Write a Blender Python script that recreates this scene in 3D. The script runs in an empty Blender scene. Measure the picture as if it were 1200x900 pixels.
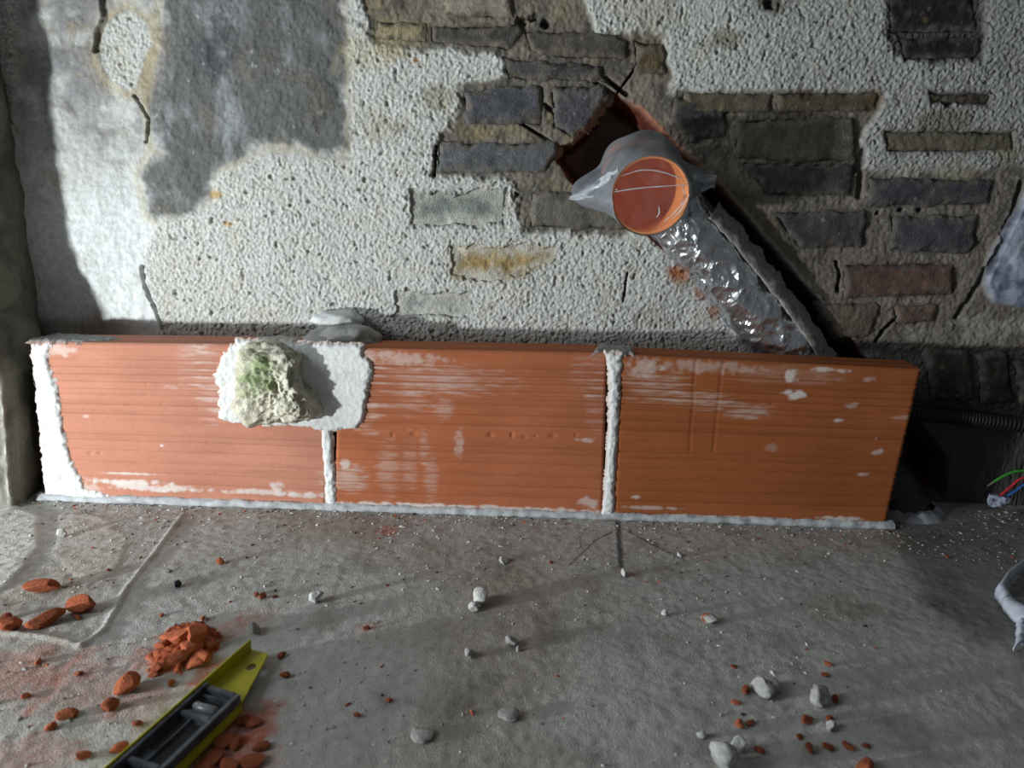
import bpy, math, random
import numpy as np
from mathutils import Vector, Matrix, noise as mnoise

sc = bpy.context.scene
col = sc.collection
R = math.radians
rnd = random.Random(7)

# ------------------------------------------------------------------ camera
cam_d = bpy.data.cameras.new('camera')
cam = bpy.data.objects.new('camera', cam_d); col.objects.link(cam)
cam_d.sensor_width = 36.0; cam_d.lens = 27.0; cam_d.clip_start = 0.02
cam.location = (0.86, -1.29, 0.615)
_p, _y, _r = R(15.8), R(-0.6), R(1.7)
_f = Vector((math.sin(_y)*math.cos(_p), math.cos(_y)*math.cos(_p), -math.sin(_p)))
_rt = Vector((math.cos(_y), -math.sin(_y), 0)); _up = _rt.cross(_f)
_x = math.cos(_r)*_rt + math.sin(_r)*_up; _u = -math.sin(_r)*_rt + math.cos(_r)*_up
cam.rotation_euler = Matrix((_x, _u, -_f)).transposed().to_euler()
cam_d.dof.use_dof = True; cam_d.dof.focus_distance = 1.42; cam_d.dof.aperture_fstop = 5.0
sc.camera = cam

# ------------------------------------------------------------------ light
w = bpy.data.worlds.new('world'); sc.world = w; w.use_nodes = True
w.node_tree.nodes['Background'].inputs[0].default_value = (0.86, 0.95, 1.0, 1)
w.node_tree.nodes['Background'].inputs[1].default_value = 0.055

def area(name, loc, target, size, power, color=(1, 1, 1), shape='DISK', sizey=None):
    l = bpy.data.lights.new(name, 'AREA'); l.shape = shape; l.size = size
    if sizey: l.size_y = sizey
    l.energy = power; l.color = color
    o = bpy.data.objects.new(name, l); col.objects.link(o); o.location = loc
    o.rotation_euler = (Vector(target)-Vector(loc)).to_track_quat('-Z', 'Y').to_euler()
    return o
area('work_lamp', (-0.72, -1.02, 0.15), (0.85, 0.12, 0.40), 0.075, 20.0, (0.94, 0.99, 1.0))
area('doorway_daylight', (-2.1, -1.5, 1.7), (0.6, -0.2, 0.1), 1.0, 34.0, (0.88, 0.95, 1.0), 'RECTANGLE', 1.3)

sc.view_settings.view_transform = 'Standard'; sc.view_settings.look = 'None'
sc.view_settings.gamma = 1.0; sc.view_settings.use_curve_mapping = False
sc.view_settings.exposure = 0.45

# ------------------------------------------------------------------ numpy noise and shape helpers
def _hash(ix, iy, s):
    h = (ix.astype(np.int64)*374761393 + iy.astype(np.int64)*668265263 + s*974634541) & 0xffffffff
    h = ((h ^ (h >> 13))*1274126177) & 0xffffffff
    h = ((h ^ (h >> 16))*2246822519) & 0xffffffff
    return (h ^ (h >> 15)) & 0xffffffff
def perlin(x, y, seed=0):
    x = np.asarray(x, float); y = np.asarray(y, float)
    x0 = np.floor(x); y0 = np.floor(y); fx = x-x0; fy = y-y0
    def g(ix, iy, dx, dy):
        a = _hash(ix, iy, seed)/4294967296.0*2*np.pi
        return np.cos(a)*dx+np.sin(a)*dy
    u = fx*fx*fx*(fx*(fx*6-15)+10); v = fy*fy*fy*(fy*(fy*6-15)+10)
    a = g(x0, y0, fx, fy); b = g(x0+1, y0, fx-1, fy); c = g(x0, y0+1, fx, fy-1); d = g(x0+1, y0+1, fx-1, fy-1)
    return ((a+(b-a)*u)+((c+(d-c)*u)-(a+(b-a)*u))*v)*1.45
def fbm(x, y, scale, octs=4, seed=0, gain=.5):
    t = 0; a = 1.; n = 0
    for k in range(octs):
        t = t + a*perlin(x/scale*2**k+13.7*k, y/scale*2**k-7.3*k, seed+k); n += a; a *= gain
    return t/n
def worley(x, y, seed=0):
    x = np.asarray(x, float); y = np.asarray(y, float); x0 = np.floor(x); y0 = np.floor(y)
    best = np.full(x.shape, 9.); val = np.zeros(x.shape)
    for i in (-1, 0, 1):
        for j in (-1, 0, 1):
            h = _hash(x0+i, y0+j, seed)
            d = (x-x0-i-(h & 1023)/1023.)**2+(y-y0-j-((h >> 10) & 1023)/1023.)**2
            k = d < best; best[k] = d[k]; val[k] = ((h >> 20) & 1023)[k]/1023.
    return np.sqrt(best), val
def grains(x, y, size, seed):
    f, v = worley(x/size, y/size, seed)
    return np.sqrt(np.clip(1-(f/.75)**2, 0, 1))*(.35+.65*v)
def sstep(a, b, x):
    t = np.clip((x-a)/(b-a), 0, 1); return t*t*(3-2*t)
def sdpoly(x, y, poly):
    """signed distance to a polygon, positive inside"""
    x = np.asarray(x, float); y = np.asarray(y, float)
    d = np.full(x.shape, 1e9); ins = np.zeros(x.shape, bool); n = len(poly)
    for i in range(n):
        ax, ay = poly[i]; bx, by = poly[(i+1) % n]
        ex, ey = bx-ax, by-ay; px, py = x-ax, y-ay
        t = np.clip((px*ex+py*ey)/(ex*ex+ey*ey+1e-12), 0, 1)
        d = np.minimum(d, (px-ex*t)**2+(py-ey*t)**2)
        if ay != by:
            ins ^= ((ay > y) != (by > y)) & (x < (bx-ax)*(y-ay)/(by-ay)+ax)
    d = np.sqrt(d); return np.where(ins, d, -d)
def sdline(x, y, pts):
    d = np.full(np.shape(x), 1e9)
    for (ax, ay), (bx, by) in zip(pts[:-1], pts[1:]):
        ex, ey = bx-ax, by-ay
        t = np.clip(((x-ax)*ex+(y-ay)*ey)/(ex*ex+ey*ey+1e-12), 0, 1)
        d = np.minimum(d, np.hypot(x-ax-ex*t, y-ay-ey*t))
    return d
def boxed(x, y, pts, pad, fn, out):
    """evaluates fn only near a polygon / line; elsewhere out"""
    P = np.array(pts); m = (x > P[:, 0].min()-pad) & (x < P[:, 0].max()+pad) & (y > P[:, 1].min()-pad) & (y < P[:, 1].max()+pad)
    r = np.full(np.shape(x), float(out))
    if m.any(): r[m] = fn(x[m], y[m], pts)
    return r
def lin(r, g, b):
    f = lambda c: (c/255/12.92 if c/255 <= .04045 else ((c/255+.055)/1.055)**2.4)
    return np.array((f(r), f(g), f(b)))
def mixc(c, new, m):
    return c*(1-m[..., None])+np.asarray(new)*m[..., None]

# ------------------------------------------------------------------ mesh helpers
def mesh_obj(name, verts, faces, m, parent=None, tint=None, smooth=True):
    me = bpy.data.meshes.new(name)
    verts = np.asarray(verts, np.float32); n = len(verts)
    if isinstance(faces, np.ndarray):
        k = faces.shape[1]; nf = len(faces)
        me.vertices.add(n); me.vertices.foreach_set('co', verts.ravel())
        me.loops.add(nf*k); me.loops.foreach_set('vertex_index', faces.astype(np.int32).ravel())
        me.polygons.add(nf)
        me.polygons.foreach_set('loop_start', np.arange(0, nf*k, k, dtype=np.int32))
        me.update(calc_edges=True)
    else:
        me.from_pydata([tuple(map(float, v)) for v in verts], [], [tuple(map(int, f)) for f in faces]); me.update()
    me.validate()
    me.polygons.foreach_set('use_smooth', np.full(len(me.polygons), smooth))
    if tint is not None:
        a = me.attributes.new('tint', 'FLOAT_COLOR', 'POINT')
        t = np.asarray(tint, np.float32)
        if t.ndim == 1: t = np.repeat(t[None], n, 0)
        a.data.foreach_set('color', np.concatenate([np.clip(t, 0, 1), np.ones((n, 1), np.float32)], 1).astype(np.float32).ravel())
    me.materials.append(m)
    o = bpy.data.objects.new(name, me); col.objects.link(o)
    if parent: o.parent = parent
    return o
def grid_faces(nu, nv, wrap_u=False):
    i = np.arange(nu if wrap_u else nu-1); j = np.arange(nv-1)
    I, J = np.meshgrid(i, j, indexing='ij'); I2 = (I+1) % nu
    return np.stack([I*nv+J, I2*nv+J, I2*nv+J+1, I*nv+J+1], -1).reshape(-1, 4)
def tag(o, label=None, cat=None, group=None, kind=None):
    for k, v in (('label', label), ('category', cat), ('group', group), ('kind', kind)):
        if v: o[k] = v
    return o
def empty(name, loc, rz=0.0):
    o = bpy.data.objects.new(name, None); o.empty_display_size = .03; col.objects.link(o)
    o.location = loc; o.rotation_euler.z = rz; return o
def adopt(root, *obs):
    """parts built in world coordinates become children without moving"""
    M = (Matrix.Translation(root.location) @ root.rotation_euler.to_matrix().to_4x4()).inverted()
    for o in obs:
        o.parent = root; o.matrix_parent_inverse = M
    return obs[0] if len(obs) == 1 else obs

# ------------------------------------------------------------------ materials
def node_mat(name):
    m = bpy.data.materials.new(name); m.use_nodes = True
    return m, m.node_tree.nodes, m.node_tree.links, m.node_tree.nodes['Principled BSDF']
def tint_mat(name, rough=.9, s1=60., s2=400., amt=.3, bump=.25, bdist=.002, spec=.2):
    """albedo from the tint attribute, mottled by noise, with fine bump"""
    m, N, L, B = node_mat(name)
    at = N.new('ShaderNodeAttribute'); at.attribute_name = 'tint'
    tc = N.new('ShaderNodeTexCoord')
    n1 = N.new('ShaderNodeTexNoise'); n1.inputs['Scale'].default_value = s1; n1.inputs['Detail'].default_value = 5
    n2 = N.new('ShaderNodeTexNoise'); n2.inputs['Scale'].default_value = s2; n2.inputs['Detail'].default_value = 3
    L.new(tc.outputs['Object'], n1.inputs['Vector']); L.new(tc.outputs['Object'], n2.inputs['Vector'])
    ad = N.new('ShaderNodeMath'); ad.operation = 'ADD'
    L.new(n1.outputs['Fac'], ad.inputs[0]); L.new(n2.outputs['Fac'], ad.inputs[1])
    mr = N.new('ShaderNodeMapRange'); mr.inputs['From Min'].default_value = .6; mr.inputs['From Max'].default_value = 1.4
    mr.inputs['To Min'].default_value = 1-amt; mr.inputs['To Max'].default_value = 1+amt
    L.new(ad.outputs[0], mr.inputs['Value'])
    mu = N.new('ShaderNodeVectorMath'); mu.operation = 'SCALE'
    L.new(at.outputs['Color'], mu.inputs[0]); L.new(mr.outputs['Result'], mu.inputs['Scale'])
    L.new(mu.outputs[0], B.inputs['Base Color'])
    bp = N.new('ShaderNodeBump'); bp.inputs['Strength'].default_value = bump; bp.inputs['Distance'].default_value = bdist
    L.new(ad.outputs[0], bp.inputs['Height']); L.new(bp.outputs[0], B.inputs['Normal'])
    B.inputs['Roughness'].default_value = rough; B.inputs['Specular IOR Level'].default_value = spec
    return m
def plain_mat(name, c, rough=.6, metal=0., spec=.4, scale=80., amt=.2, bump=.1):
    m, N, L, B = node_mat(name)
    tc = N.new('ShaderNodeTexCoord'); n = N.new('ShaderNodeTexNoise'); n.inputs['Scale'].default_value = scale; n.inputs['Detail'].default_value = 5
    L.new(tc.outputs['Object'], n.inputs['Vector'])
    r = N.new('ShaderNodeValToRGB'); e = r.color_ramp.elements
    e[0].position = .3; e[1].position = .7
    e[0].color = (*[max(0, x*(1-amt)) for x in c], 1); e[1].color = (*[min(1, x*(1+amt)) for x in c], 1)
    L.new(n.outputs['Fac'], r.inputs[0]); L.new(r.outputs[0], B.inputs['Base Color'])
    b = N.new('ShaderNodeBump'); b.inputs['Strength'].default_value = bump; b.inputs['Distance'].default_value = .002
    L.new(n.outputs['Fac'], b.inputs['Height']); L.new(b.outputs[0], B.inputs['Normal'])
    B.inputs['Roughness'].default_value = rough; B.inputs['Metallic'].default_value = metal; B.inputs['Specular IOR Level'].default_value = spec
    return m
def film_mat(name, c, opacity, rough=.25):
    m, N, L, B = node_mat(name)
    tc = N.new('ShaderNodeTexCoord'); n = N.new('ShaderNodeTexNoise'); n.inputs['Scale'].default_value = 45; n.inputs['Detail'].default_value = 4
    L.new(tc.outputs['Object'], n.inputs['Vector'])
    mr = N.new('ShaderNodeMapRange'); mr.inputs['From Min'].default_value = .3; mr.inputs['From Max'].default_value = .7
    mr.inputs['To Min'].default_value = max(0, opacity*.7); mr.inputs['To Max'].default_value = min(1, opacity*1.25)
    L.new(n.outputs['Fac'], mr.inputs['Value']); L.new(mr.outputs[0], B.inputs['Alpha'])
    b = N.new('ShaderNodeBump'); b.inputs['Strength'].default_value = .5; b.inputs['Distance'].default_value = .004
    L.new(n.outputs['Fac'], b.inputs['Height']); L.new(b.outputs[0], B.inputs['Normal'])
    B.inputs['Base Color'].default_value = (*c, 1); B.inputs['Roughness'].default_value = rough; B.inputs['Specular IOR Level'].default_value = .6
    return m

M_wall = tint_mat('wall_render', .95, 110, 700, .28, .55, .003)
M_brick = tint_mat('old_brick', .92, 70, 420, .40, .6, .004)
M_floor = tint_mat('concrete_floor', .93, 70, 420, .20, .45, .003)
M_tile = tint_mat('hollow_clay', .78, 90, 600, .10, .15, .001, .25)
M_mortar = tint_mat('white_mortar', .95, 160, 600, .10, .5, .002)
M_stone = tint_mat('limestone', .95, 110, 500, .22, .7, .004)
M_rubble = tint_mat('rubble', .95, 200, 800, .2, .6, .003)
M_pvc = plain_mat('orange_pvc', tuple(lin(238, 150, 84)), .35, 0, .5, 30, .08, .02)
M_film = film_mat('clear_plastic_film', (.78, .82, .86), .07, .15)
M_film_thick = film_mat('layered_plastic_film', (.20, .215, .24), 1.0, .35)
M_foil = plain_mat('aluminium_foil', (.66, .68, .72), .26, .9, .5, 60, .15, .25)
M_frayed = plain_mat('grey_insulation_edge', tuple(lin(150, 148, 142)), .9, 0, .2, 150, .4, .6)
M_blackpl = plain_mat('black_plastic', (.012, .013, .017), .35, 0, .5, 90, .3, .1)
M_darkpipe = plain_mat('dark_wrapped_pipe', (.035, .037, .042), .5, 0, .4, 40, .4, .3)
M_yellow = plain_mat('yellow_painted_metal', tuple(lin(178, 170, 32)), .5, 0, .4, 60, .12, .05)
M_dark = plain_mat('dark_grey_plastic', tuple(lin(80, 84, 90)), .7, 0, .3, 55, .6, .1)
M_slot_shade = plain_mat('slot_shade_black', (.02, .02, .02), .8, 0, .2, 50, .2, .1)  # black stand-in for the shade inside the level's slots
M_wire_g = plain_mat('green_wire', tuple(lin(70, 170, 60)), .4)
M_wire_r = plain_mat('red_wire', tuple(lin(190, 50, 60)), .4)
M_wire_b = plain_mat('blue_wire', tuple(lin(60, 110, 190)), .4)
M_copper = plain_mat('bare_wire_tip', (.7, .55, .45), .3, .8)
M_tape = plain_mat('blue_white_tape', tuple(lin(150, 155, 175)), .35, 0, .5, 95, .95, .2)
M_bag = film_mat('milky_plastic_sheet', (.62, .68, .78), .80, .25)

# ------------------------------------------------------------------ floor
WY = 0.12                                     # face of the old wall
FL_PATCH = [(-0.1648, -0.0314), (-0.0348, -0.0282), (0.034, -0.0721), (0.0937, -0.1749), (0.1152, -0.2425), (0.1248, -0.3041), (0.0849, -0.3734)]
FL_RIDGE = [(0.2669, -0.0435), (0.2748, -0.1254), (0.2821, -0.19), (0.2872, -0.2564), (0.29, -0.2931), (0.3025, -0.3489), (0.3119, -0.3959), (0.3025, -0.4347)]
FL_RIDGE2 = [(0.3025, -0.4347), (0.2779, -0.425), (0.2276, -0.4128), (0.1813, -0.4118)]
FL_FLAKE = [(0.0482, -0.0502), (0.1287, -0.0578), (0.2194, -0.1418), (0.2531, -0.2408), (0.229, -0.2971), (0.1235, -0.2014)]
def floor_h(x, y):
    x = np.asarray(x, float); y = np.asarray(y, float)
    h = .0022*fbm(x, y, .22, 4, 5)+.0011*fbm(x, y, .035, 3, 6)+.0009*fbm(x, y, .011, 3, 7)
    wob = .006*fbm(x, y, .05, 3, 9)
    left = sstep(.95, .2, x)
    h = h+left*.0010*fbm(x, y, .016, 2, 12)
    p = sstep(0, .012, boxed(x, y, FL_PATCH, .05, sdpoly, -1)+wob)
    h = h+p*(.004+.0022*np.abs(fbm(x, y, .014, 3, 8)))
    f = sstep(0, .006, boxed(x, y, FL_FLAKE, .05, sdpoly, -1)+wob)
    h = h+f*.0012
    for ln in (FL_RIDGE, FL_RIDGE2):
        d = boxed(x, y, ln, .03, sdline, 1)+np.abs(wob)*.3
        h = h+.0042*sstep(.006, 0, d)
    return h
def axis(lo, a, b, hi, step, k=26):
    q = np.linspace(0, 1, k)**1.7
    return np.concatenate([(a-(a-lo)*q[:0:-1]), np.arange(a, b, step), b+(hi-b)*q])
FX = axis(-1.6, -.16, 1.98, 3.4, .0036); FYv = axis(-2.4, -.76, .115, .16, .0036, 14)
FX0, FY0 = np.meshgrid(FX, FYv, indexing='ij'); X, Y = FX0.ravel(), FY0.ravel()
H = floor_h(X, Y)
big = fbm(X, Y, .35, 4, 21); med = fbm(X, Y, .08, 4, 22); fine = fbm(X, Y, .012, 3, 23)
c = np.repeat(lin(172, 172, 168)[None], len(X), 0)
c = mixc(c, lin(140, 128, 112), sstep(-.1, .5, big)*.6)
c = mixc(c, lin(188, 186, 182), sstep(.05, .5, med)*.35)
c = mixc(c, lin(118, 113, 106), sstep(.1, .5, -med)*.45)
c = c*(1+.10*fine[:, None])
wob = .012*fbm(X, Y, .05, 4, 9)
c = mixc(c, lin(205, 205, 202), sstep(-.004, .014, boxed(X, Y, FL_PATCH, .05, sdpoly, -1)+wob)*.7)
c = mixc(c, lin(198, 194, 186), sstep(-.004, .006, boxed(X, Y, FL_FLAKE, .05, sdpoly, -1)+wob)*.4)
# dark floor patches; the largest, at right, paints the shade there into the colour
for pts, s in (([(1.5538, 0.0321), (1.8612, 0.0932), (1.5743, -0.3625), (1.5013, -0.3471), (1.4898, -0.2132)], .55), ([(1.4847, -0.2501), (1.5112, -0.2484), (1.507, -0.2877), (1.4839, -0.2892)], .9),
               ([(0.7782, -0.4798), (0.8308, -0.4768), (0.824, -0.5385), (0.7667, -0.5557)], .35), ([(0.9793, -0.3486), (1.0504, -0.3504), (1.0265, -0.3951), (0.9627, -0.4083)], .25)):
    c = mixc(c, lin(58, 55, 52), sstep(-.03, .03, boxed(X, Y, pts, .12, sdpoly, -1)+wob*2.2)*s)
# red brick dust
for (cx, cy), rx, s in [((0.4341, -0.4305), 0.055, 1.0), ((0.4925, -0.4795), 0.05, 0.8), ((0.5607, -0.5666), 0.06, 0.9), ((0.561, -0.6185), 0.06, 0.9), ((0.4151, -0.4497), 0.05, 0.5), ((0.3568, -0.5036), 0.1, 0.35), ((0.2564, -0.493), 0.1, 0.45), ((0.4389, -0.5448), 0.05, 0.35), ((0.6399, -0.0789), 0.028, 0.75), ((0.6585, -0.3685), 0.02, 0.4), ((0.504, -0.3574), 0.04, 0.35), ((0.3529, -0.6289), 0.08, 0.4), ((0.4708, -0.3801), 0.035, 0.5)]:
    r = np.hypot(X-cx, (Y-cy)*1.1)/rx+.75*fbm(X, Y, .03, 4, 33)
    c = mixc(c, lin(172, 78, 42), sstep(1.0, .25, r)*s*np.clip(.72+.6*fbm(X, Y, .009, 2, 34), 0, 1))
# pencil marks pointing at the joint
for ln, wd, s in (([(1.0459, -0.0142), (1.0391, -0.0999), (1.033, -0.1759)], .0065, .85), ([(1.0344, -0.0491), (1.0027, -0.0838), (0.9775, -0.1255), (0.9505, -0.1762)], .0026, .75), ([(1.0551, -0.0408), (1.0965, -0.0957), (1.1405, -0.146)], .0026, .8)):
    d = boxed(X, Y, ln, .03, sdline, 1)+.0018*fbm(X, Y, .008, 2, 40)
    c = mixc(c, lin(52, 52, 54), sstep(wd, wd*.45, d)*s)
floor = mesh_obj('floor', np.stack([X, Y, H], 1), grid_faces(len(FX), len(FYv)), M_floor, tint=c)
tag(floor, kind='structure')

# ------------------------------------------------------------------ back wall
SOOT = [(0.2528, 0.9458), (0.5394, 0.9527), (0.5402, 0.7961), (0.5398, 0.6402), (0.5044, 0.6219), (0.46, 0.6437), (0.3996, 0.642), (0.3367, 0.6084), (0.3018, 0.5899), (0.2926, 0.5512), (0.2578, 0.5217), (0.2018, 0.5034), (0.1811, 0.5149), (0.1725, 0.5817), (0.2022, 0.6191), (0.2001, 0.7046), (0.2261, 0.788)]
SMOOTH = [(0.0012, 0.9398), (0.5564, 0.9531), (0.5496, 0.6145), (0.3799, 0.6169), (0.3091, 0.5857), (0.3011, 0.541), (0.2012, 0.4973), (0.156, 0.4374), (0.1687, 0.3587), (0.1809, 0.2859), (-0.1031, 0.2349)]
OVAL = [(0.1774, 0.8535), (0.2069, 0.8304), (0.2157, 0.8012), (0.195, 0.7708), (0.1788, 0.7291), (0.1629, 0.7204), (0.1321, 0.7376), (0.1138, 0.7714), (0.1264, 0.815), (0.1543, 0.8423)]
BARE1 = [(0.5776, 0.9536), (0.8941, 0.9612), (0.9549, 0.8757), (0.9712, 0.842), (1.0893, 0.8371), (1.1025, 0.7484), (1.1136, 0.6875), (1.045, 0.5028), (0.8556, 0.5017), (0.8345, 0.5905), (0.6904, 0.5952), (0.7009, 0.6547), (0.7496, 0.7195), (0.7419, 0.7497), (0.8178, 0.7655), (0.8141, 0.7952), (0.6831, 0.8026), (0.5814, 0.8107)]
BARE2 = [(1.0936, 0.7509), (1.4742, 0.7584), (1.4642, 0.7112), (1.4374, 0.6754), (1.45, 0.6315), (1.5228, 0.6234), (1.7414, 0.6455), (1.8149, 0.2984), (1.4881, 0.2876), (1.3956, 0.4054), (1.3022, 0.4954), (1.1414, 0.6428), (1.0552, 0.7167)]
DARKTOP = [(1.4227, 0.9739), (1.5881, 0.9779), (1.6269, 0.8509), (1.6215, 0.8056), (1.5439, 0.7982), (1.4698, 0.8124), (1.4514, 0.8464)]
FOAM = [(1.8141, 0.6504), (1.7415, 0.6167), (1.725, 0.5665), (1.6966, 0.4967), (1.6942, 0.4305), (1.716, 0.3982), (1.7643, 0.3903), (1.8752, 0.3811)]
CHASE = [(0.9972, 0.7483), (1.0552, 0.7167), (1.1414, 0.6428), (1.2098, 0.5867), (1.3022, 0.4954), (1.3956, 0.4054), (1.4837, 0.317), (1.5955, 0.2076), (1.6977, 0.0898), (1.709, 0.0092), (1.5853, 0.05), (1.4758, 0.1171), (1.2943, 0.2944), (1.2043, 0.3978), (1.1545, 0.4463), (1.0542, 0.5242), (0.9747, 0.5755), (0.9422, 0.5878), (0.91, 0.6305), (0.9196, 0.6509), (0.9387, 0.6585), (0.9724, 0.6949)]
KERFS = [([(0.9293, 0.7874), (1.0036, 0.7402)], .0030), ([(0.8884, 0.7191), (0.9664, 0.6693)], .0036), ([(0.8466, 0.6886), (0.9259, 0.6453)], .0022), ([(0.9918, 0.7646), (1.0285, 0.7409)], .0042), ([(1.0414, 0.785), (1.0096, 0.7377)], .0018), ([(0.8334, 0.6312), (0.9234, 0.6338)], .0018), ([(0.9795, 0.5445), (1.0264, 0.5279)], .002)]
CRACKS = [([(0.1728, 0.7151), (0.187, 0.693), (0.1958, 0.6763), (0.1926, 0.6591), (0.1875, 0.6389)], .0024), ([(0.1556, 0.4186), (0.1572, 0.3871), (0.1654, 0.3586), (0.1758, 0.3331), (0.1826, 0.304)], .0030), ([(0.1352, 0.8656), (0.135, 0.8392), (0.1187, 0.8121), (0.1143, 0.7878)], .006),
          ([(1.5509, 0.3611), (1.5347, 0.3445), (1.5226, 0.3215)], .0035), ([(1.4293, 0.4641), (1.437, 0.4427), (1.4384, 0.4115)], .0030), ([(1.7306, 0.6121), (1.7277, 0.5681), (1.7112, 0.5002), (1.6927, 0.4382), (1.662, 0.3711)], .0055), ([(0.6994, 0.6447), (0.6964, 0.5968)], .0030), ([(0.8258, 0.5756), (0.8213, 0.5158)], .003), ([(1.436, 0.6253), (1.4456, 0.66), (1.4515, 0.582)], .006), ([(1.0497, 0.4338), (1.0457, 0.3785)], .0018)]
# bricks that show in the face: outline, colour, relief over the wall plane
BRICKS = [
 ([(0.7117, 0.9187), (0.8279, 0.9216), (0.8269, 0.8594), (0.8054, 0.8549), (0.712, 0.8565)], lin(150,143,128), .006),
 ([(0.689, 0.8401), (0.8273, 0.8436), (0.8463, 0.8361), (0.8226, 0.8062), (0.6904, 0.8135)], lin(72,72,68), .004),
 ([(0.5967, 0.8483), (0.6832, 0.8452), (0.6832, 0.8133), (0.5931, 0.8163)], lin(160,150,118), .002),
 ([(0.8477, 0.8362), (0.9715, 0.8367), (1.0268, 0.8275), (1.0247, 0.7953), (0.9159, 0.7952), (0.8603, 0.8045)], lin(88,84,78), .004),
 ([(1.0325, 0.8277), (1.0875, 0.8238), (1.0944, 0.7755), (1.0405, 0.7768)], lin(96,84,66), .001),
 ([(0.8171, 0.7926), (0.9161, 0.7898), (0.9917, 0.7891), (0.9907, 0.7591), (0.821, 0.7573)], lin(80,80,82), .002),
 ([(0.7494, 0.7362), (0.8299, 0.7521), (0.8857, 0.7508), (0.8854, 0.684), (0.7515, 0.6831)], lin(84,86,92), .003),
 ([(0.8974, 0.7512), (0.9938, 0.7565), (1.0008, 0.7374), (0.9737, 0.6977), (0.94, 0.6629), (0.9033, 0.6817)], lin(84,84,88), .002),
 ([(0.7009, 0.6533), (0.9073, 0.6591), (0.9157, 0.6393), (0.8945, 0.6069), (0.701, 0.5999)], lin(98,102,106), .004),
 ([(0.6522, 0.5676), (0.8258, 0.5756), (0.8244, 0.5129), (0.6548, 0.5047)], lin(126,134,128), .003),
 ([(0.8685, 0.5739), (0.9657, 0.5738), (1.0423, 0.5194), (1.0398, 0.5102), (0.8707, 0.5112)], lin(112,110,102), .003),
 ([(0.7261, 0.4733), (0.9152, 0.4791), (0.9162, 0.4545), (0.8584, 0.4153), (0.7265, 0.4112)], lin(170,146,92), .001),
 ([(0.6255, 0.3875), (0.7645, 0.3903), (0.7652, 0.3423), (0.6265, 0.3379)], lin(166,172,166), .000),
 ([(1.1293, 0.7436), (1.2761, 0.7503), (1.2801, 0.7173), (1.1355, 0.7078)], lin(104,96,78), .003),
 ([(1.2833, 0.7505), (1.4599, 0.7567), (1.4591, 0.725), (1.2905, 0.7162)], lin(98,84,64), .004),
 ([(1.2183, 0.7044), (1.42, 0.7128), (1.4349, 0.6425), (1.3274, 0.6337), (1.225, 0.6423)], lin(98,94,82), .007),
 ([(1.2319, 0.6339), (1.4313, 0.6367), (1.4365, 0.5816), (1.2894, 0.5773)], lin(70,68,68), .003),
 ([(1.3001, 0.551), (1.4671, 0.5589), (1.4742, 0.493), (1.3586, 0.4864)], lin(80,77,79), .003),
 ([(1.4645, 0.6145), (1.6788, 0.6178), (1.6814, 0.5741), (1.4722, 0.565)], lin(74,75,80), .005),
 ([(1.5141, 0.5484), (1.6639, 0.5558), (1.6767, 0.5052), (1.6586, 0.488), (1.5209, 0.4883)], lin(80,79,84), .005),
 ([(1.439, 0.4613), (1.6404, 0.4706), (1.6544, 0.412), (1.4511, 0.3993)], lin(104,82,74), .004),
 ([(1.54, 0.3895), (1.6232, 0.3953), (1.6232, 0.3603), (1.5525, 0.3516)], lin(112,92,82), .002),
 ([(1.4727, 0.6947), (1.7004, 0.701), (1.7079, 0.6645), (1.4819, 0.6553)], lin(112,106,88), .001),
 ([(1.4426, 0.9367), (1.5815, 0.9401), (1.6066, 0.853), (1.4599, 0.8466)], lin(44,45,48), .002),
 ([(1.4747, 0.843), (1.6133, 0.8479), (1.6143, 0.8135), (1.4896, 0.8049)], lin(50,50,50), .003),
 ([(1.5377, 0.7601), (1.652, 0.7605), (1.6491, 0.7384), (1.5473, 0.7384)], lin(72,64,50), .000),
 ([(1.1091, 0.7403), (1.1972, 0.7372), (1.2065, 0.676), (1.1485, 0.663), (1.1065, 0.7014)], lin(66,66,66), .002),
 ([(1.4089, 0.3885), (1.5209, 0.392), (1.5095, 0.3243), (1.4544, 0.3225)], lin(106,96,84), .002),
 ([(1.6161, 0.3115), (1.699, 0.3077), (1.7231, 0.2154), (1.641, 0.2058)], lin(60,57,53), .006),  # foot stones kept dark, the boards' shadow included in their colour
 ([(1.7129, 0.3016), (1.7682, 0.31), (1.8004, 0.2146), (1.7378, 0.2057)], lin(60,57,53), .006),
 ([(1.7816, 0.2908), (1.8933, 0.301), (1.9247, 0.2053), (1.8114, 0.2082)], lin(60,57,53), .006),
]
WX = axis(-1.3, -.15, 1.90, 3.6, .0018, 30); WZ = axis(-.03, .20, .96, 2.4, .0018, 30)
WX0, WZ0 = np.meshgrid(WX, WZ, indexing='ij'); X, Z = WX0.ravel(), WZ0.ravel()
edge = .012*fbm(X, Z, .05, 4, 51)+.004*fbm(X, Z, .012, 2, 52)
soft = sstep(-.008, .010, boxed(X, Z, SMOOTH, .1, sdpoly, -1)+edge)
oval = sstep(-.002, .006, boxed(X, Z, OVAL, .1, sdpoly, -1)+edge*.6)
soft = soft*(1-oval)
soot = sstep(-.012, .014, boxed(X, Z, SOOT, .15, sdpoly, -1)+edge*1.9+.012*fbm(X, Z, .09, 3, 53))*(1-oval)
bare = np.maximum(sstep(-.006, .008, boxed(X, Z, BARE1, .1, sdpoly, -1)+edge*1.4), sstep(-.006, .012, boxed(X, Z, BARE2, .1, sdpoly, -1)+edge*1.4))
foam = sstep(-.001, .010, boxed(X, Z, FOAM, .1, sdpoly, -1)+edge*.4)
bare = bare*(1-foam); foot = sstep(.325, .300, Z+edge*.5)
footr = foot*sstep(1.40, 1.55, X)
rc = (1-soft)*(1-bare)*(1-foam)
rc_m = np.maximum(rc, oval)
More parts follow.
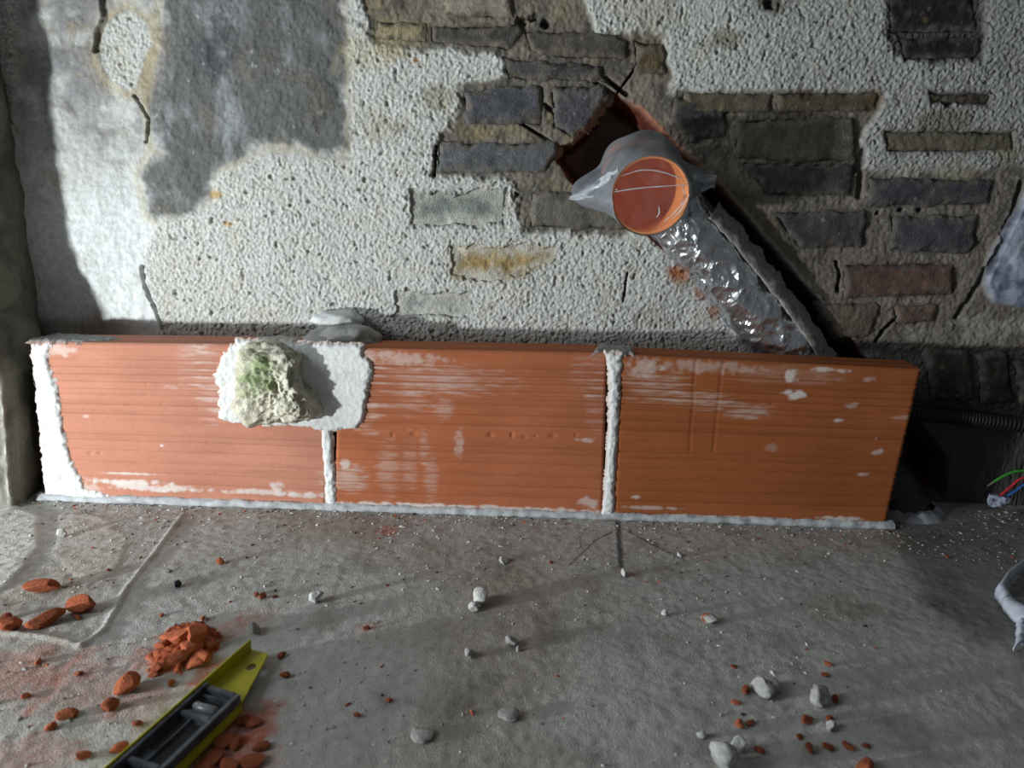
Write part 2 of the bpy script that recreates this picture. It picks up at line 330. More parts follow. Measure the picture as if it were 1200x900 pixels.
gx_ = X+.0015*perlin(X/.006, Z/.006, 86); gz_ = Z+.0015*perlin(X/.006+9, Z/.006, 87)
gran = 2.1*(.62*grains(gx_, gz_, .0056, 61)+.38*grains(gx_, gz_, .0036, 62))-.85+.35*perlin(X/.0036, Z/.0036, 88)
pits = sstep(.55, .9, fbm(X, Z, .016, 2, 63)*1.6)
d = .006*fbm(X, Z, .28, 3, 54)+.0025*fbm(X, Z, .06, 3, 55)
d = d+rc_m*(.002+.0026*gran-.004*pits)+soft*(.0030*fbm(X, Z, .025, 5, 56, .65)+.0035*fbm(X, Z, .07, 3, 58)+.0022*np.abs(fbm(X*1.4, Z*.7, .05, 3, 90)))+bare*(-.003+.0055*fbm(X, Z, .035, 5, 57, .6)+.0014*perlin(X/.007, Z/.007, 59))
d = d+soot*(.002+.0014*fbm(X, Z, .03, 4, 60, .65)+.0007*perlin(X/.006, Z/.006, 89))+foam*(.010+.006*fbm(X, Z, .05, 3, 64))
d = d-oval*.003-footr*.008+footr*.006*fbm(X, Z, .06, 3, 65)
# colour of the surface, with shading painted into hollows and the wall foot
big = fbm(X, Z, .2, 4, 71); med = fbm(X, Z, .045, 4, 72); fn = fbm(X, Z, .011, 3, 73)
c = np.repeat(lin(200, 201, 196)[None], len(X), 0)
c = mixc(c, lin(196, 190, 168), sstep(.0, .5, med)*.45)
c = mixc(c, lin(120, 114, 102), np.clip(sstep(.2, 1.0, -gran)*.55+pits*.5, 0, 1))  # grain hollows and pits darkened, their shade painted into the colour
c = mixc(c, lin(222, 223, 219), sstep(.1, .8, gran)*.6)  # grain tops lightened the same way
dirty = sstep(.95, 1.75, X+.10*big)
c = mixc(c, lin(150, 150, 148), dirty*.75*rc)
cs = np.repeat(lin(208, 211, 210)[None], len(X), 0)
cs = mixc(cs, lin(232, 236, 236), sstep(.62, .50, Z)*.8)
cs = mixc(cs, lin(160, 156, 146), sstep(.0, .45, med+.25*fn)*(.18+.5*sstep(.5, .66, Z)))
cs = mixc(cs, lin(128, 127, 130), sstep(-.25, .25, fbm(X, Z, .06, 4, 91, .6)+.15)*.75*sstep(.56, .74, Z+.05*med))
cs = mixc(cs, lin(176, 160, 132), sstep(.2, .5, fbm(X, Z, .05, 3, 92))*.5*sstep(.5, .6, Z))
c = mixc(c, cs, soft)
ct = np.repeat(lin(106, 108, 108)[None], len(X), 0)
ct = mixc(ct, lin(160, 164, 164), sstep(.0, .5, fbm(X*1.3, Z*.8, .10, 5, 74, .65)+.3*big)*.75)
ct = mixc(ct, lin(70, 71, 74), sstep(.05, .45, -fbm(X, Z*.8, .13, 5, 84, .62)+.3*fn)*.7)
ct = mixc(ct, lin(196, 198, 196), sstep(.36, .55, fbm(X, Z*.9, .022, 4, 85, .65))*.6)
ct = mixc(ct, lin(122, 112, 98), sstep(.15, .5, fbm(X, Z, .09, 3, 75))*.5)
c = mixc(c, ct, soot)
halo = np.exp(-np.abs(boxed(X, Z, OVAL, .1, sdpoly, -1)+.004)/.012)*(1-oval)+np.exp(-((boxed(X, Z, SOOT, .1, sdpoly, -1)+.010)/.009)**2)*.6
c = mixc(c, lin(196, 178, 132), np.clip(halo, 0, 1)*.55*soft)
cb = np.repeat(lin(132, 124, 112)[None], len(X), 0)
cb = mixc(cb, lin(84, 80, 76), sstep(-.1, .4, med)*.75)
cb = mixc(cb, lin(140, 126, 88), sstep(.1, .5, fbm(X, Z, .08, 3, 76))*.55)
cb = mixc(cb, lin(160, 158, 150), sstep(.25, .6, fn)*.35)
right = sstep(1.30, 1.55, X)*(1-sstep(.60, .68, Z))
cb = mixc(cb, lin(128, 120, 114), right*.6); cb = mixc(cb, lin(176, 172, 164), sstep(.15, .55, fbm(X, Z, .016, 4, 97, .65))*.6*sstep(1.2, 1.4, X))
c = mixc(c, cb, bare)
dk = sstep(-.004, .012, boxed(X, Z, DARKTOP, .1, sdpoly, -1)+edge)
c = mixc(c, lin(64, 62, 58), dk*.85); d = d-dk*.004
cf = np.repeat(lin(170, 178, 196)[None], len(X), 0); cf = mixc(cf, lin(214, 220, 228), sstep(.2, .0, np.abs(fbm(X, Z, .06, 3, 98)))*.0+np.exp(-(fbm(X, Z, .06, 3, 98)/.06)**2)*.6)
cf = mixc(cf, lin(82, 90, 116), sstep(-.2, .25, med)*.85)
c = mixc(c, cf, foam)
for (cx, cz), r0, tcol, s in [((0.6178, 0.8116), 0.05, (0.3515, 0.2961, 0.162), 0.7), ((0.7736, 0.6063), 0.03, (0.1878, 0.2159, 0.2232), 0.5), ((0.3065, 0.5516), 0.014, (0.5776, 0.3515, 0.0802), 0.7), ((0.3198, 0.5008), 0.01, (0.5776, 0.3763, 0.1144), 0.7), ((0.6656, 0.7832), 0.008, (0.402, 0.1559, 0.0212), 0.9), ((0.6007, 0.6733), 0.05, (0.402, 0.3763, 0.2623), 0.5), ((0.5811, 0.7972), 0.06, (0.552, 0.491, 0.305), 0.4), ((0.6978, 0.7209), 0.04, (0.305, 0.2623, 0.162), 0.6), ((0.6381, 0.6743), 0.02, (0.2623, 0.2232, 0.1274), 0.5), ((1.1801, 0.8328), 0.035, (0.1878, 0.162, 0.0802), 0.6), ((1.0557, 0.8626), 0.06, (0.402, 0.3813, 0.2961), 0.5), ((1.2596, 0.8873), 0.035, (0.0612, 0.0513, 0.0296), 0.8), ((1.5807, 0.7144), 0.06, (0.15, 0.1221, 0.0648), 0.6), ((1.4443, 0.7453), 0.03, (0.1878, 0.107, 0.0452), 0.6), ((1.6938, 0.6613), 0.04, (0.2623, 0.2232, 0.1022), 0.5), ((1.1521, 0.4213), 0.03, (0.305, 0.1878, 0.1022), 0.5), ((1.1349, 0.4395), 0.02, (0.3515, 0.117, 0.0452), 0.7), ((1.0947, 0.3561), 0.05, (0.305, 0.2831, 0.2423), 0.4), ((1.7104, 0.347), 0.06, (0.402, 0.3813, 0.3325), 0.6), ((1.6016, 0.3403), 0.04, (0.305, 0.2874, 0.2462), 0.5), ((1.7702, 0.3618), 0.04, (0.4342, 0.4125, 0.3515), 0.6), ((1.5226, 0.6249), 0.03, (0.4342, 0.4125, 0.3515), 0.6), ((1.5961, 0.6299), 0.04, (0.402, 0.3813, 0.2623), 0.5)]:
    r = np.hypot(X-cx, (Z-cz)*1.5)/r0+.8*fbm(X, Z, .03, 3, 77)
    c = mixc(c, tcol, sstep(1.1, .3, r)*s)
c = mixc(c, lin(70, 66, 62), footr*.9)  # right foot of the wall darkened: the boards' shadow painted in
c = mixc(c, lin(150, 144, 134), foot*(1-footr)*.7)
# sockets behind the bricks
for poly, tcol, rel in BRICKS:
    s = boxed(X, Z, poly, .03, sdpoly, -1); inrc = np.mean([q[0] for q in poly]) < .85 and np.mean([q[1] for q in poly]) < .63
    m = sstep(.001, .009, s+edge*(1.5 if inrc else .45)+(.004*fbm(X, Z, .02, 3, 94) if inrc else 0))
    d = d*(1-m)+m*(-.016)
    c = mixc(c, np.array(tcol)*.8, sstep(-.006, .006, s+edge*.6)*.7)
for (hx, hz), hr in [((0.8444, 0.8493), 0.012), ((0.8642, 0.8577), 0.01), ((0.8847, 0.8477), 0.01), ((0.8277, 0.8304), 0.008), ((0.9617, 0.8312), 0.008), ((1.1712, 0.7337), 0.01), ((1.1913, 0.7232), 0.008), ((1.5786, 0.742), 0.011), ((1.6013, 0.7454), 0.008), ((0.7439, 0.5584), 0.005), ((0.8428, 0.5672), 0.009), ((0.658, 0.5139), 0.004), ((1.4891, 0.5536), 0.005), ((1.5303, 0.5608), 0.006), ((1.5633, 0.5617), 0.006), ((1.2527, 0.8858), 0.012), ((0.9077, 0.8164), 0.007)]:
    m = sstep(1.1, .4, np.hypot(X-hx, (Z-hz)*1.3)/hr+.7*fbm(X, Z, .012, 3, 93)); d = d-.014*m; c = mixc(c, lin(56, 52, 47), m*.6)
for ln, wd in KERFS+CRACKS:
    s = boxed(X, Z, ln, .03, sdline, 1)+(.0008 if (ln, wd) in KERFS else .003)*fbm(X, Z, .012, 2, 78)
    m = sstep(wd*1.25, wd*.5, s); d = d-m*(.022 if wd < .0045 else .010); c = mixc(c, lin(60, 56, 52), m*.6)
# the diagonal channel cut for the drain pipe
s = boxed(X, Z, CHASE, .06, sdpoly, -1)+.0025*fbm(X, Z, .02, 3, 79)
m = sstep(-.0012, .0022, s)
deep = .135*sstep(.0, .02, s)+.006*fbm(X, Z, .03, 3, 80)
lip = sstep(-.006, -.001, s)*(1-m)
d = d*(1-m)+m*(-.045-deep*.75)
c = mixc(c, mixc(np.repeat(lin(96, 76, 66)[None], len(X), 0), lin(104, 54, 40), sstep(-.004, .012, (X-1.0)+(Z-.70)*.4)), m); c = mixc(c, lin(150, 142, 134), m*sstep(.012, .024, s+.006*fbm(X, Z, .03, 3, 81)))
c = mixc(c, lin(176, 112, 82), lip*sstep(1.02, 1.06, X)*sstep(1.30, 1.2, X)*.8)
for (cx, cz), r0, tcol, s2 in [((1.143, 0.4367), 0.022, (0.3916, 0.1384, 0.0545), 0.7), ((1.1881, 0.4036), 0.02, (0.305, 0.1221, 0.0612), 0.7), ((1.2165, 0.3696), 0.02, (0.305, 0.107, 0.0452), 0.7)]:
    r = np.hypot(X-cx, Z-cz)/r0+.6*fbm(X, Z, .02, 3, 82); c = mixc(c, tcol, sstep(1.1, .4, r)*s2*(1-m))
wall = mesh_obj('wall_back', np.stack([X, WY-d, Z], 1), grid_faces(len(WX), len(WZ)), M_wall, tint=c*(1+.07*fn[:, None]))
tag(wall, kind='structure')

def make_brick(poly, tcol, rel, seed, name='brick'):
    P = np.array(poly); x0, z0 = P.min(0)-.014; x1, z1 = P.max(0)+.014
    nx = int((x1-x0)/.0032)+2; nz = int((z1-z0)/.0032)+2
    gx = np.linspace(x0, x1, nx); gz = np.linspace(z0, z1, nz)
    GX, GZ = np.meshgrid(gx, gz, indexing='ij'); gx, gz = GX.ravel(), GZ.ravel()
    s = sdpoly(gx, gz, poly)+.011*fbm(gx, gz, .045, 4, seed)+.0030*fbm(gx, gz, .009, 2, seed+5)
    h = rel*(.55 if P[:, 0].mean() > 1.3 else .8)+.0035*fbm(gx, gz, .05, 3, seed+1)+.0010*fbm(gx, gz, .012, 3, seed+2)
    gr_ = sstep(.0045, .001, rel)
    h = h+gr_*.0022*(2.1*(.62*grains(gx, gz, .0056, 61)+.38*grains(gx, gz, .0036, 62))-.85)
    inrc = P[:, 0].mean() < .85 and P[:, 1].mean() < .63
    if inrc: h = h-.0035
    else: h = h-.005*sstep(.010, .001, s)-.016*sstep(.003, -.004, s)
    tt = np.repeat(np.array(tcol)[None], len(gx), 0)
    n1 = fbm(gx, gz, .045, 4, seed+3); n2 = fbm(gx, gz, .02, 3, seed+4)
    tt = mixc(tt, np.array(tcol)*.55, sstep(.0, .5, n1)*.7)
    tt = mixc(tt, np.minimum(np.array(tcol)*1.9, .6), sstep(.1, .6, -n1)*.55)
    tt = mixc(tt, lin(150, 128, 84), sstep(.25, .6, n2)*.35)
    tt = mixc(tt, lin(200, 200, 196), sstep(.42, .6, fbm(gx, gz, .014, 3, seed+6))*.3)
    dirt = lin(198, 196, 188) if inrc else lin(118, 110, 100) if P[:, 0].mean() < 1.2 else lin(108, 102, 96)
    tt = mixc(tt, dirt, np.clip(sstep(.034 if inrc else .016, -.002, s+.014*n2+.008*n1)*.9, 0, 1))
    if inrc: tt = mixc(tt, dirt, sstep(.15, .5, fbm(gx, gz, .022, 4, seed+11, .6))*.7)
    tt = mixc(tt, lin(112, 106, 96), sstep(.15, .6, fbm(gx, gz, .03, 4, seed+8))*.55)
    F = grid_faces(nx, nz)
    keep = (s[F].max(1) > (-.012 if inrc else -.005))
    o = mesh_obj(name, np.stack([gx, WY-h, gz], 1), F[keep], M_brick, tint=tt)
    sm = o.modifiers.new('thick', 'SOLIDIFY'); sm.thickness = .014; sm.offset = -1
    o.parent = wall; return o
for i, (poly, tcol, rel) in enumerate(BRICKS):
    b = make_brick(poly, tcol, rel, 200+9*i, 'brick' if i < 28 else 'stone')

# ------------------------------------------------------------------ left return of the room: rough stone, its lit front and shaded side also set in the colour
def build_left():
    nz = 250; zz = np.linspace(-.02, 1.6, nz)
    su = np.concatenate([np.linspace(-1.1, -.14, 40), np.linspace(-.135, 0, 46), np.linspace(.004, .20, 60)])
    S, ZZ = np.meshgrid(su, zz, indexing='ij'); s, z = S.ravel(), ZZ.ravel()
    cx = np.interp(z, [0, .06, .16, .25, .34, .42, .6, .9], [-.044, -.040, -.030, -.026, -.055, -.075, -.085, -.07])   # the ragged front corner
    cy = -.055
    r = .02
    x = np.where(s < 0, cx+s, cx+r*0+np.minimum(s, .02)*.25-(s > .02)*0)
    y = np.where(s < 0, cy+.012*sstep(-.02, 0, s), cy+.012+s)
    t = np.where(s > 0, s, 0)
    x = np.where(s >= 0, cx+.004*sstep(0, .02, t)+(-.052-cx)*sstep(.05, .16, t), x)
    n = .010*fbm(s, z, .12, 3, 91)+.004*fbm(s*1.0, z, .03, 3, 92)
    gr = .003*perlin(s/.010, z/.010, 93)
    front = s < 0
    x = x+np.where(front, 0, n+.3*gr); y = y-np.where(front, n*.6+gr, 0)
    # rounded stones in the shaded side, seen at the left edge
    for zc, yc, rr in ((.53, .03, .06), (.40, .03, .055), (.69, .03, .08), (.28, .05, .05)):
        q = 1-((z-zc)**2+(y-yc)**2)/rr**2
        x = x+np.where(front, 0, .018*np.sqrt(np.clip(q, 0, 1)))
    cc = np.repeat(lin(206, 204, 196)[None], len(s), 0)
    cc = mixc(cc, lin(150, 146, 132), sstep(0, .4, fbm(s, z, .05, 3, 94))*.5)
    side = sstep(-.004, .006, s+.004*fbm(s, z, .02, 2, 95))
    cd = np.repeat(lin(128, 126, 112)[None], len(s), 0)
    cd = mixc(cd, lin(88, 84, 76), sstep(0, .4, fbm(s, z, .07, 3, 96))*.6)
    cc = mixc(cc, cd, side)  # side painted darker than the front, its shade put into the colour
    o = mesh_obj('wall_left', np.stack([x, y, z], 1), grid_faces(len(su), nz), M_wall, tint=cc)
    tag(o, kind='structure'); return o
build_left()

# ------------------------------------------------------------------ the partition of three hollow clay boards
part = empty('brick_partition', (.77, .035, 0))
tag(part, 'low partition of three orange grooved hollow clay boards bedded in white mortar', 'partition')
TH = .070
GRO_A = [(.035, 1), (.055, .7), (.075, .6), (.098, .8), (.117, .9), (.128, .9), (.168, 1.2), (.186, 1.2), (.205, .9), (.215, .8), (.229, 1.1), (.243, 1.1), (.256, 1.1), (.270, .8)]
def hollow_brick(quad, seed, base, smears, marks, end_holes=False, grooves=GRO_A, extra=None):
    (bl, br, tr, tl) = [np.array(q) for q in quad]
    nu, nv = 190, 230
    uu = np.linspace(0, 1, nu); vv = np.linspace(0, 1, nv)
    U, V = np.meshgrid(uu, vv, indexing='ij')
    bot = bl[None]*(1-uu[:, None])+br[None]*uu[:, None]; top = tl[None]*(1-uu[:, None])+tr[None]*uu[:, None]
    P = bot[:, None]*(1-V[..., None])+top[:, None]*V[..., None]
    x, z = P[..., 0].copy(), P[..., 1].copy()
    if end_holes:     # chipped cut edge
        x += (U > .985)*.0015*perlin(z/.006, U*0, seed)
    g = np.zeros_like(x); zr = V*.30+.0012*fbm(x, z*0, .3, 2, seed)
    for z0, s in grooves:
        g += .0016*s*np.exp(-((zr-z0)/.0014)**2)
        g += .0006*s*np.exp(-((zr-z0-.005)/.003)**2)
    g += .0003*perlin(zr/.004, x*2, seed+1)+.0012*fbm(x, z, .15, 2, seed+2)
    yv = g.copy()
    rim = np.minimum(np.minimum(V, 1-V)*.30, np.minimum(U, 1-U)*.5)
    yv += .003*sstep(.004, 0, rim)
    for (mx, mz), rx, rz, dp in marks:
        yv += dp*np.exp(-(((x-mx)/rx)**2+((z-mz)/rz)**2)**2)
    colr = np.repeat(base[None], nu*nv, 0).reshape(nu, nv, 3)
    colr = mixc(colr, base*np.array((1.18, 1.22, 1.3)), sstep(0, .5, fbm(x, z*2.5, .16, 3, seed+3))*.5)
    colr = mixc(colr, base*.78, sstep(.1, .5, fbm(x*.3, z*3, .05, 3, seed+4))*.5)
    colr = mixc(colr, base*.62, np.clip(g/.0016, 0, 1)*.55)
    ridge = 1-np.clip(g/.0010, 0, 1)
    for (sx, sz), rx, rz, st, streak in smears:
        r = ((x-sx)/rx)**2+((z-sz)/rz)**2
        n = fbm(x*.45, z*2.4, .014, 3, seed+7) if streak else fbm(x, z, .014, 3, seed+8)
        mm = (sstep(1.35, -.35, r+n*1.5)*st*.85*ridge) if streak else sstep(1.25, .1, r+n*1.6)*st
        colr = mixc(colr, lin(216, 206, 200), np.clip(mm, 0, 1))
        yv -= .0006*np.clip(mm, 0, 1)
    if extra: colr, yv = extra(x, z, colr, yv)
    # close the board: top with two long grooves, back, bottom
    ty = np.array([.004, .012, .016, .020, .046, .050, .054, .064, TH]); tdz = np.array([0, 0, -.003, 0, 0, -.003, 0, 0, -.001])
    rows = [(yv[:, j], x[:, j], z[:, j], colr[:, j]) for j in range(nv)]
    for a, b in zip(ty, tdz):
        rows.append((np.full(nu, a)+yv[:, -1]*.2, x[:, -1], z[:, -1]+b, np.repeat(base[None]*.9, nu, 0)))
    rows.append((np.full(nu, TH), x[:, 0], z[:, 0], np.repeat(base[None]*.9, nu, 0)))
    nr = len(rows)
    V3 = np.zeros((nu, nr, 3)); C3 = np.zeros((nu, nr, 3))
    for j, (a, bx, bz, cc) in enumerate(rows):
        V3[:, j, 0] = bx; V3[:, j, 1] = a; V3[:, j, 2] = bz; C3[:, j] = cc
    verts = list(V3.reshape(-1, 3)); tints = list(C3.reshape(-1, 3))
    faces = grid_faces(nu, nr).tolist()
    wrap = [(i*nr+nr-1, (i+1)*nr+nr-1, (i+1)*nr, i*nr) for i in range(nu-1)]
    faces += wrap
    # end caps with the row of hollow cores
    for iu, sg in ((0, 1), (nu-1, -1)):
        bx, bz = x[iu, 0], z[iu, 0]; tx, tz = x[iu, -1], z[iu, -1]
        def pt(yy, t, dx=0): return (bx+(tx-bx)*t+dx*sg, yy, bz+(tz-bz)*t)
        tv = [0]; 
        for k in range(5): tv += [.035+k*.19, .035+k*.19+.165]
        tv.append(1); ys = [.003, .012, TH-.010, TH]
        base_i = len(verts)
        for t in tv:
            for yy in ys: verts.append(np.array(pt(yy, t))); tints.append(base*.9)
        for a in range(len(tv)-1):
            for b in range(3):
                q = [base_i+a*4+b, base_i+a*4+b+1, base_i+(a+1)*4+b+1, base_i+(a+1)*4+b]
                if b == 1 and a % 2 == 1:
                    k0 = len(verts)
                    for t, yy in ((tv[a], ys[1]), (tv[a], ys[2]), (tv[a+1], ys[2]), (tv[a+1], ys[1])):
                        verts.append(np.array(pt(yy, t, .06))); tints.append(base*.8)
                    for e in range(4): faces.append([q[e], q[(e+1) % 4], k0+(e+1) % 4, k0+e])
                    faces.append([k0, k0+1, k0+2, k0+3])
                else: faces.append(q)
    o = mesh_obj('hollow_brick', np.array(verts), np.array(faces), M_tile, tint=np.array(tints))
    adopt(part, o); return o
Q1 = [(-0.0087, 0.0085), (0.5098, 0.0004), (0.5378, 0.3085), (0.0162, 0.2975)]; Q2 = [(0.5255, -0.0007), (1.0194, 0.0006), (1.0094, 0.3105), (0.5465, 0.3043)]; Q3 = [(1.0398, -0.0003), (1.5352, 0.0063), (1.5495, 0.2996), (1.0331, 0.3082)]
S1 = [((0.3144, 0.2398), 0.03, 0.075, 0.75, 1), ((0.2869, 0.2698), 0.03, 0.05, 0.35, 1), ((0.1496, 0.0397), 0.075, 0.006, 0.95, 0), ((0.1514, 0.0566), 0.055, 0.0025, 0.8, 0), ((0.2036, 0.0299), 0.09, 0.008, 0.9, 0), ((0.3997, 0.0286), 0.09, 0.006, 0.8, 0), ((0.4238, 0.0396), 0.014, 0.01, 0.8, 0), ((0.0692, 0.025), 0.03, 0.02, 0.5, 0), ((0.4748, 0.0263), 0.06, 0.006, 0.7, 0), ((0.2451, 0.2234), 0.012, 0.006, 0.25, 0), ((0.2195, 0.1136), 0.004, 0.003, 1, 0), ((0.0864, 0.164), 0.006, 0.003, 0.5, 0), ((0.0564, 0.2851), 0.03, 0.012, 0.5, 0), ((0.5183, 0.0615), 0.02, 0.03, 0.35, 1)]
S2 = [((0.5924, 0.2414), 0.035, 0.09, 0.65, 1), ((0.6973, 0.2527), 0.16, 0.03, 0.5, 1), ((0.6529, 0.2896), 0.08, 0.012, 0.45, 0), ((0.6445, 0.2119), 0.06, 0.03, 0.45, 1), ((0.7274, 0.1989), 0.02, 0.02, 0.35, 1), ((0.7551, 0.1359), 0.008, 0.03, 0.4, 0), ((0.6925, 0.1255), 0.01, 0.035, 0.4, 1), ((0.6274, 0.0821), 0.022, 0.06, 0.35, 1), ((0.6662, 0.0918), 0.015, 0.06, 0.35, 1), ((0.7047, 0.0683), 0.014, 0.05, 0.3, 1), ((0.5573, 0.063), 0.035, 0.03, 0.55, 1), ((0.5487, 0.0876), 0.01, 0.012, 0.7, 0), ((0.9969, 0.2239), 0.022, 0.06, 0.75, 1), ((0.9868, 0.2701), 0.04, 0.04, 0.35, 1), ((0.9785, 0.1502), 0.015, 0.005, 0.5, 0), ((0.7907, 0.0126), 0.32, 0.006, 0.75, 0), ((0.9928, 0.0285), 0.02, 0.012, 0.6, 0), ((0.584, 0.01), 0.05, 0.006, 0.7, 0), ((0.6969, 0.0142), 0.08, 0.004, 0.6, 0)]
S3 = [((1.0919, 0.2505), 0.06, 0.035, 0.55, 1), ((1.0742, 0.2883), 0.03, 0.02, 0.45, 0), ((1.1843, 0.292), 0.1, 0.012, 0.35, 0), ((1.1755, 0.23), 0.07, 0.02, 0.55, 1), ((1.2591, 0.2141), 0.05, 0.015, 0.55, 1), ((1.3368, 0.248), 0.02, 0.01, 0.95, 0), ((1.3296, 0.2816), 0.012, 0.012, 0.9, 0), ((1.3822, 0.294), 0.02, 0.005, 0.8, 0), ((1.4191, 0.2922), 0.012, 0.005, 0.7, 0), ((1.462, 0.2799), 0.012, 0.006, 0.35, 0), ((1.4428, 0.2314), 0.015, 0.006, 0.35, 0), ((1.4215, 0.204), 0.008, 0.005, 0.8, 0), ((1.5008, 0.1462), 0.014, 0.006, 0.55, 0), ((1.5322, 0.211), 0.02, 0.006, 0.45, 1), ((1.4802, 0.1031), 0.015, 0.003, 0.5, 0), ((1.3119, 0.1475), 0.012, 0.01, 0.22, 0), ((1.4922, 0.1716), 0.003, 0.002, 0.8, 0), ((1.0772, 0.0435), 0.01, 0.004, 0.7, 0), ((1.2743, 0.0085), 0.1, 0.006, 0.75, 0), ((1.4518, 0.0151), 0.04, 0.005, 0.8, 0), ((1.1019, 0.0241), 0.06, 0.004, 0.5, 0), ((1.3179, 0.2812), 0.1, 0.02, 0.25, 1)]
K2 = [((0.6361, 0.1478), 0.003, 0.005, 0.0016), ((0.6742, 0.1524), 0.006, 0.005, 0.0014), ((0.8112, 0.154), 0.005, 0.005, 0.0018), ((0.8492, 0.1553), 0.003, 0.006, 0.0022), ((0.8721, 0.1529), 0.004, 0.004, 0.0012), ((0.922, 0.1563), 0.006, 0.005, 0.0016), ((0.9628, 0.1593), 0.003, 0.004, 0.0012), ((0.8917, 0.1552), 0.003, 0.003, 0.0012)]
K1 = [((0.0871, 0.0941), 0.005, 0.003, 0.0016), ((0.1043, 0.0947), 0.004, 0.003, 0.0018), ((0.2033, 0.2282), 0.002, 0.002, 0.002), ((0.2271, 0.1928), 0.002, 0.002, 0.002), ((0.1658, 0.1891), 0.005, 0.002, 0.0012), ((0.3035, 0.1215), 0.003, 0.003, 0.0012)]
K3 = [((1.302, 0.2297), 0.003, 0.002, 0.0016), ((1.4074, 0.272), 0.002, 0.002, 0.0014)]
def scored(x, z, colr, yv):
    for ln in ([(1.2094, 0.305), (1.2067, 0.2311), (1.2072, 0.1357)], [(1.1616, 0.2988), (1.1636, 0.2296), (1.1664, 0.1342)]):
        s = sdline(x, z, ln)+.0006*fbm(x, z, .01, 2, 3); m = sstep(.0022, .0006, s)
        yv = yv+m*.0012; colr = mixc(colr, colr*.72, m*.6)
    return colr, yv
OR = lin(200, 108, 72)
hb = [hollow_brick(Q1, 301, lin(190, 130, 107), S1, K1), hollow_brick(Q2, 331, lin(174, 102, 68), S2, K2), hollow_brick(Q3, 361, lin(158, 90, 50), S3, K3, True, extra=scored)]
hb[0]['label'] = 'left grooved clay board'; hb[1]['label'] = 'middle grooved clay board with stamped nicks'; hb[2]['label'] = 'right grooved clay board with two scored lines'

def patch(name, poly, height, seed, tcol=(226, 228, 227), rough=.0012, edgew=.006, wob=.004, plane='T', step=.002, y0=0.0, dark=.0, M=None):
    """a trowelled lump of mortar standing proud of a face ('T' the boards' front, 'F' the floor)"""
    P = np.array(poly); a0, b0 = P.min(0)-.008; a1, b1 = P.max(0)+.008
    na = int((a1-a0)/step)+2; nb = int((b1-b0)/step)+2
    A, B = np.meshgrid(np.linspace(a0, a1, na), np.linspace(b0, b1, nb), indexing='ij'); a, b = A.ravel(), B.ravel()
    s = sdpoly(a, b, poly)+wob*fbm(a, b*(2.2 if plane == 'T' and wob > .007 else 1), .02, 3, seed)+wob*.6*fbm(a, b, .006, 2, seed+1)
    h = height*sstep(-.001, edgew, s)**.7+rough*fbm(a, b, .009, 3, seed+2)*sstep(0, .003, s)-.003*sstep(.0005, -.004, s)
    t = np.repeat(lin(*tcol)[None], len(a), 0)
    t = mixc(t, lin(*tcol)*.80, sstep(0, .5, fbm(a, b, .03, 3, seed+3))*.6)
    t = mixc(t, lin(196, 150, 128), sstep(.003, -.001, s)*.5)
    F = grid_faces(na, nb); F = F[s[F].max(1) > -.0015]
    v = np.stack([a, y0-h, b], 1) if plane == 'T' else np.stack([a, b, y0+h], 1)
    used = np.unique(F); mp = np.full(len(v), -1); mp[used] = np.arange(len(used))
    o = mesh_obj(name, v[used], mp[F], M or M_mortar, tint=t[used])
    return o
mort = [
 patch('mortar_strip', [(0.0066, 0.2926), (0.0431, 0.2969), (0.0322, 0.2613), (0.0427, 0.2275), (0.0444, 0.1945), (0.0438, 0.1432), (0.0498, 0.0944), (0.0602, 0.0533), (0.0692, 0.025), (0.1302, 0.0068), (-0.0065, 0.0018)], .005, 401, rough=.0022, wob=.006),
 patch('mortar_patch', [(0.3438, 0.2915), (0.3656, 0.3044), (0.3866, 0.3081), (0.3858, 0.2499), (0.3756, 0.1868), (0.3859, 0.1568), (0.3465, 0.1618), (0.3259, 0.1723), (0.332, 0.2138), (0.3256, 0.2479)], .004, 411, rough=.0030, wob=.008),
 patch('mortar_patch', [(0.3662, 0.3135), (0.5866, 0.3117), (0.5878, 0.2965), (0.6051, 0.2757), (0.5985, 0.2447), (0.5918, 0.2132), (0.5879, 0.1782), (0.5722, 0.1585), (0.5217, 0.1519), (0.4685, 0.1597), (0.4073, 0.1575), (0.37, 0.1707), (0.3678, 0.2493)], .006, 421, rough=.0010, wob=.005),
 patch('mortar_joint', [(0.5082, 0.1594), (0.5265, 0.1601), (0.5286, 0.0868), (0.5333, -0.0021), (0.5144, -0.0029), (0.5112, 0.0779)], .004, 431, rough=.0025, wob=.003),
 patch('mortar_joint', [(1.0064, 0.3119), (1.0358, 0.3113), (1.0336, 0.2563), (1.0358, 0.1779), (1.0361, 0.0804), (1.0398, -0.0003), (1.018, -0.0011), (1.0208, 0.0798), (1.0193, 0.1773), (1.0173, 0.2557)], .004, 441, rough=.0025, wob=.005),
]
mort[1]['label'] = 'thin streaky mortar left of the stone'; mort[2]['label'] = 'thick smooth white mortar around the stone'
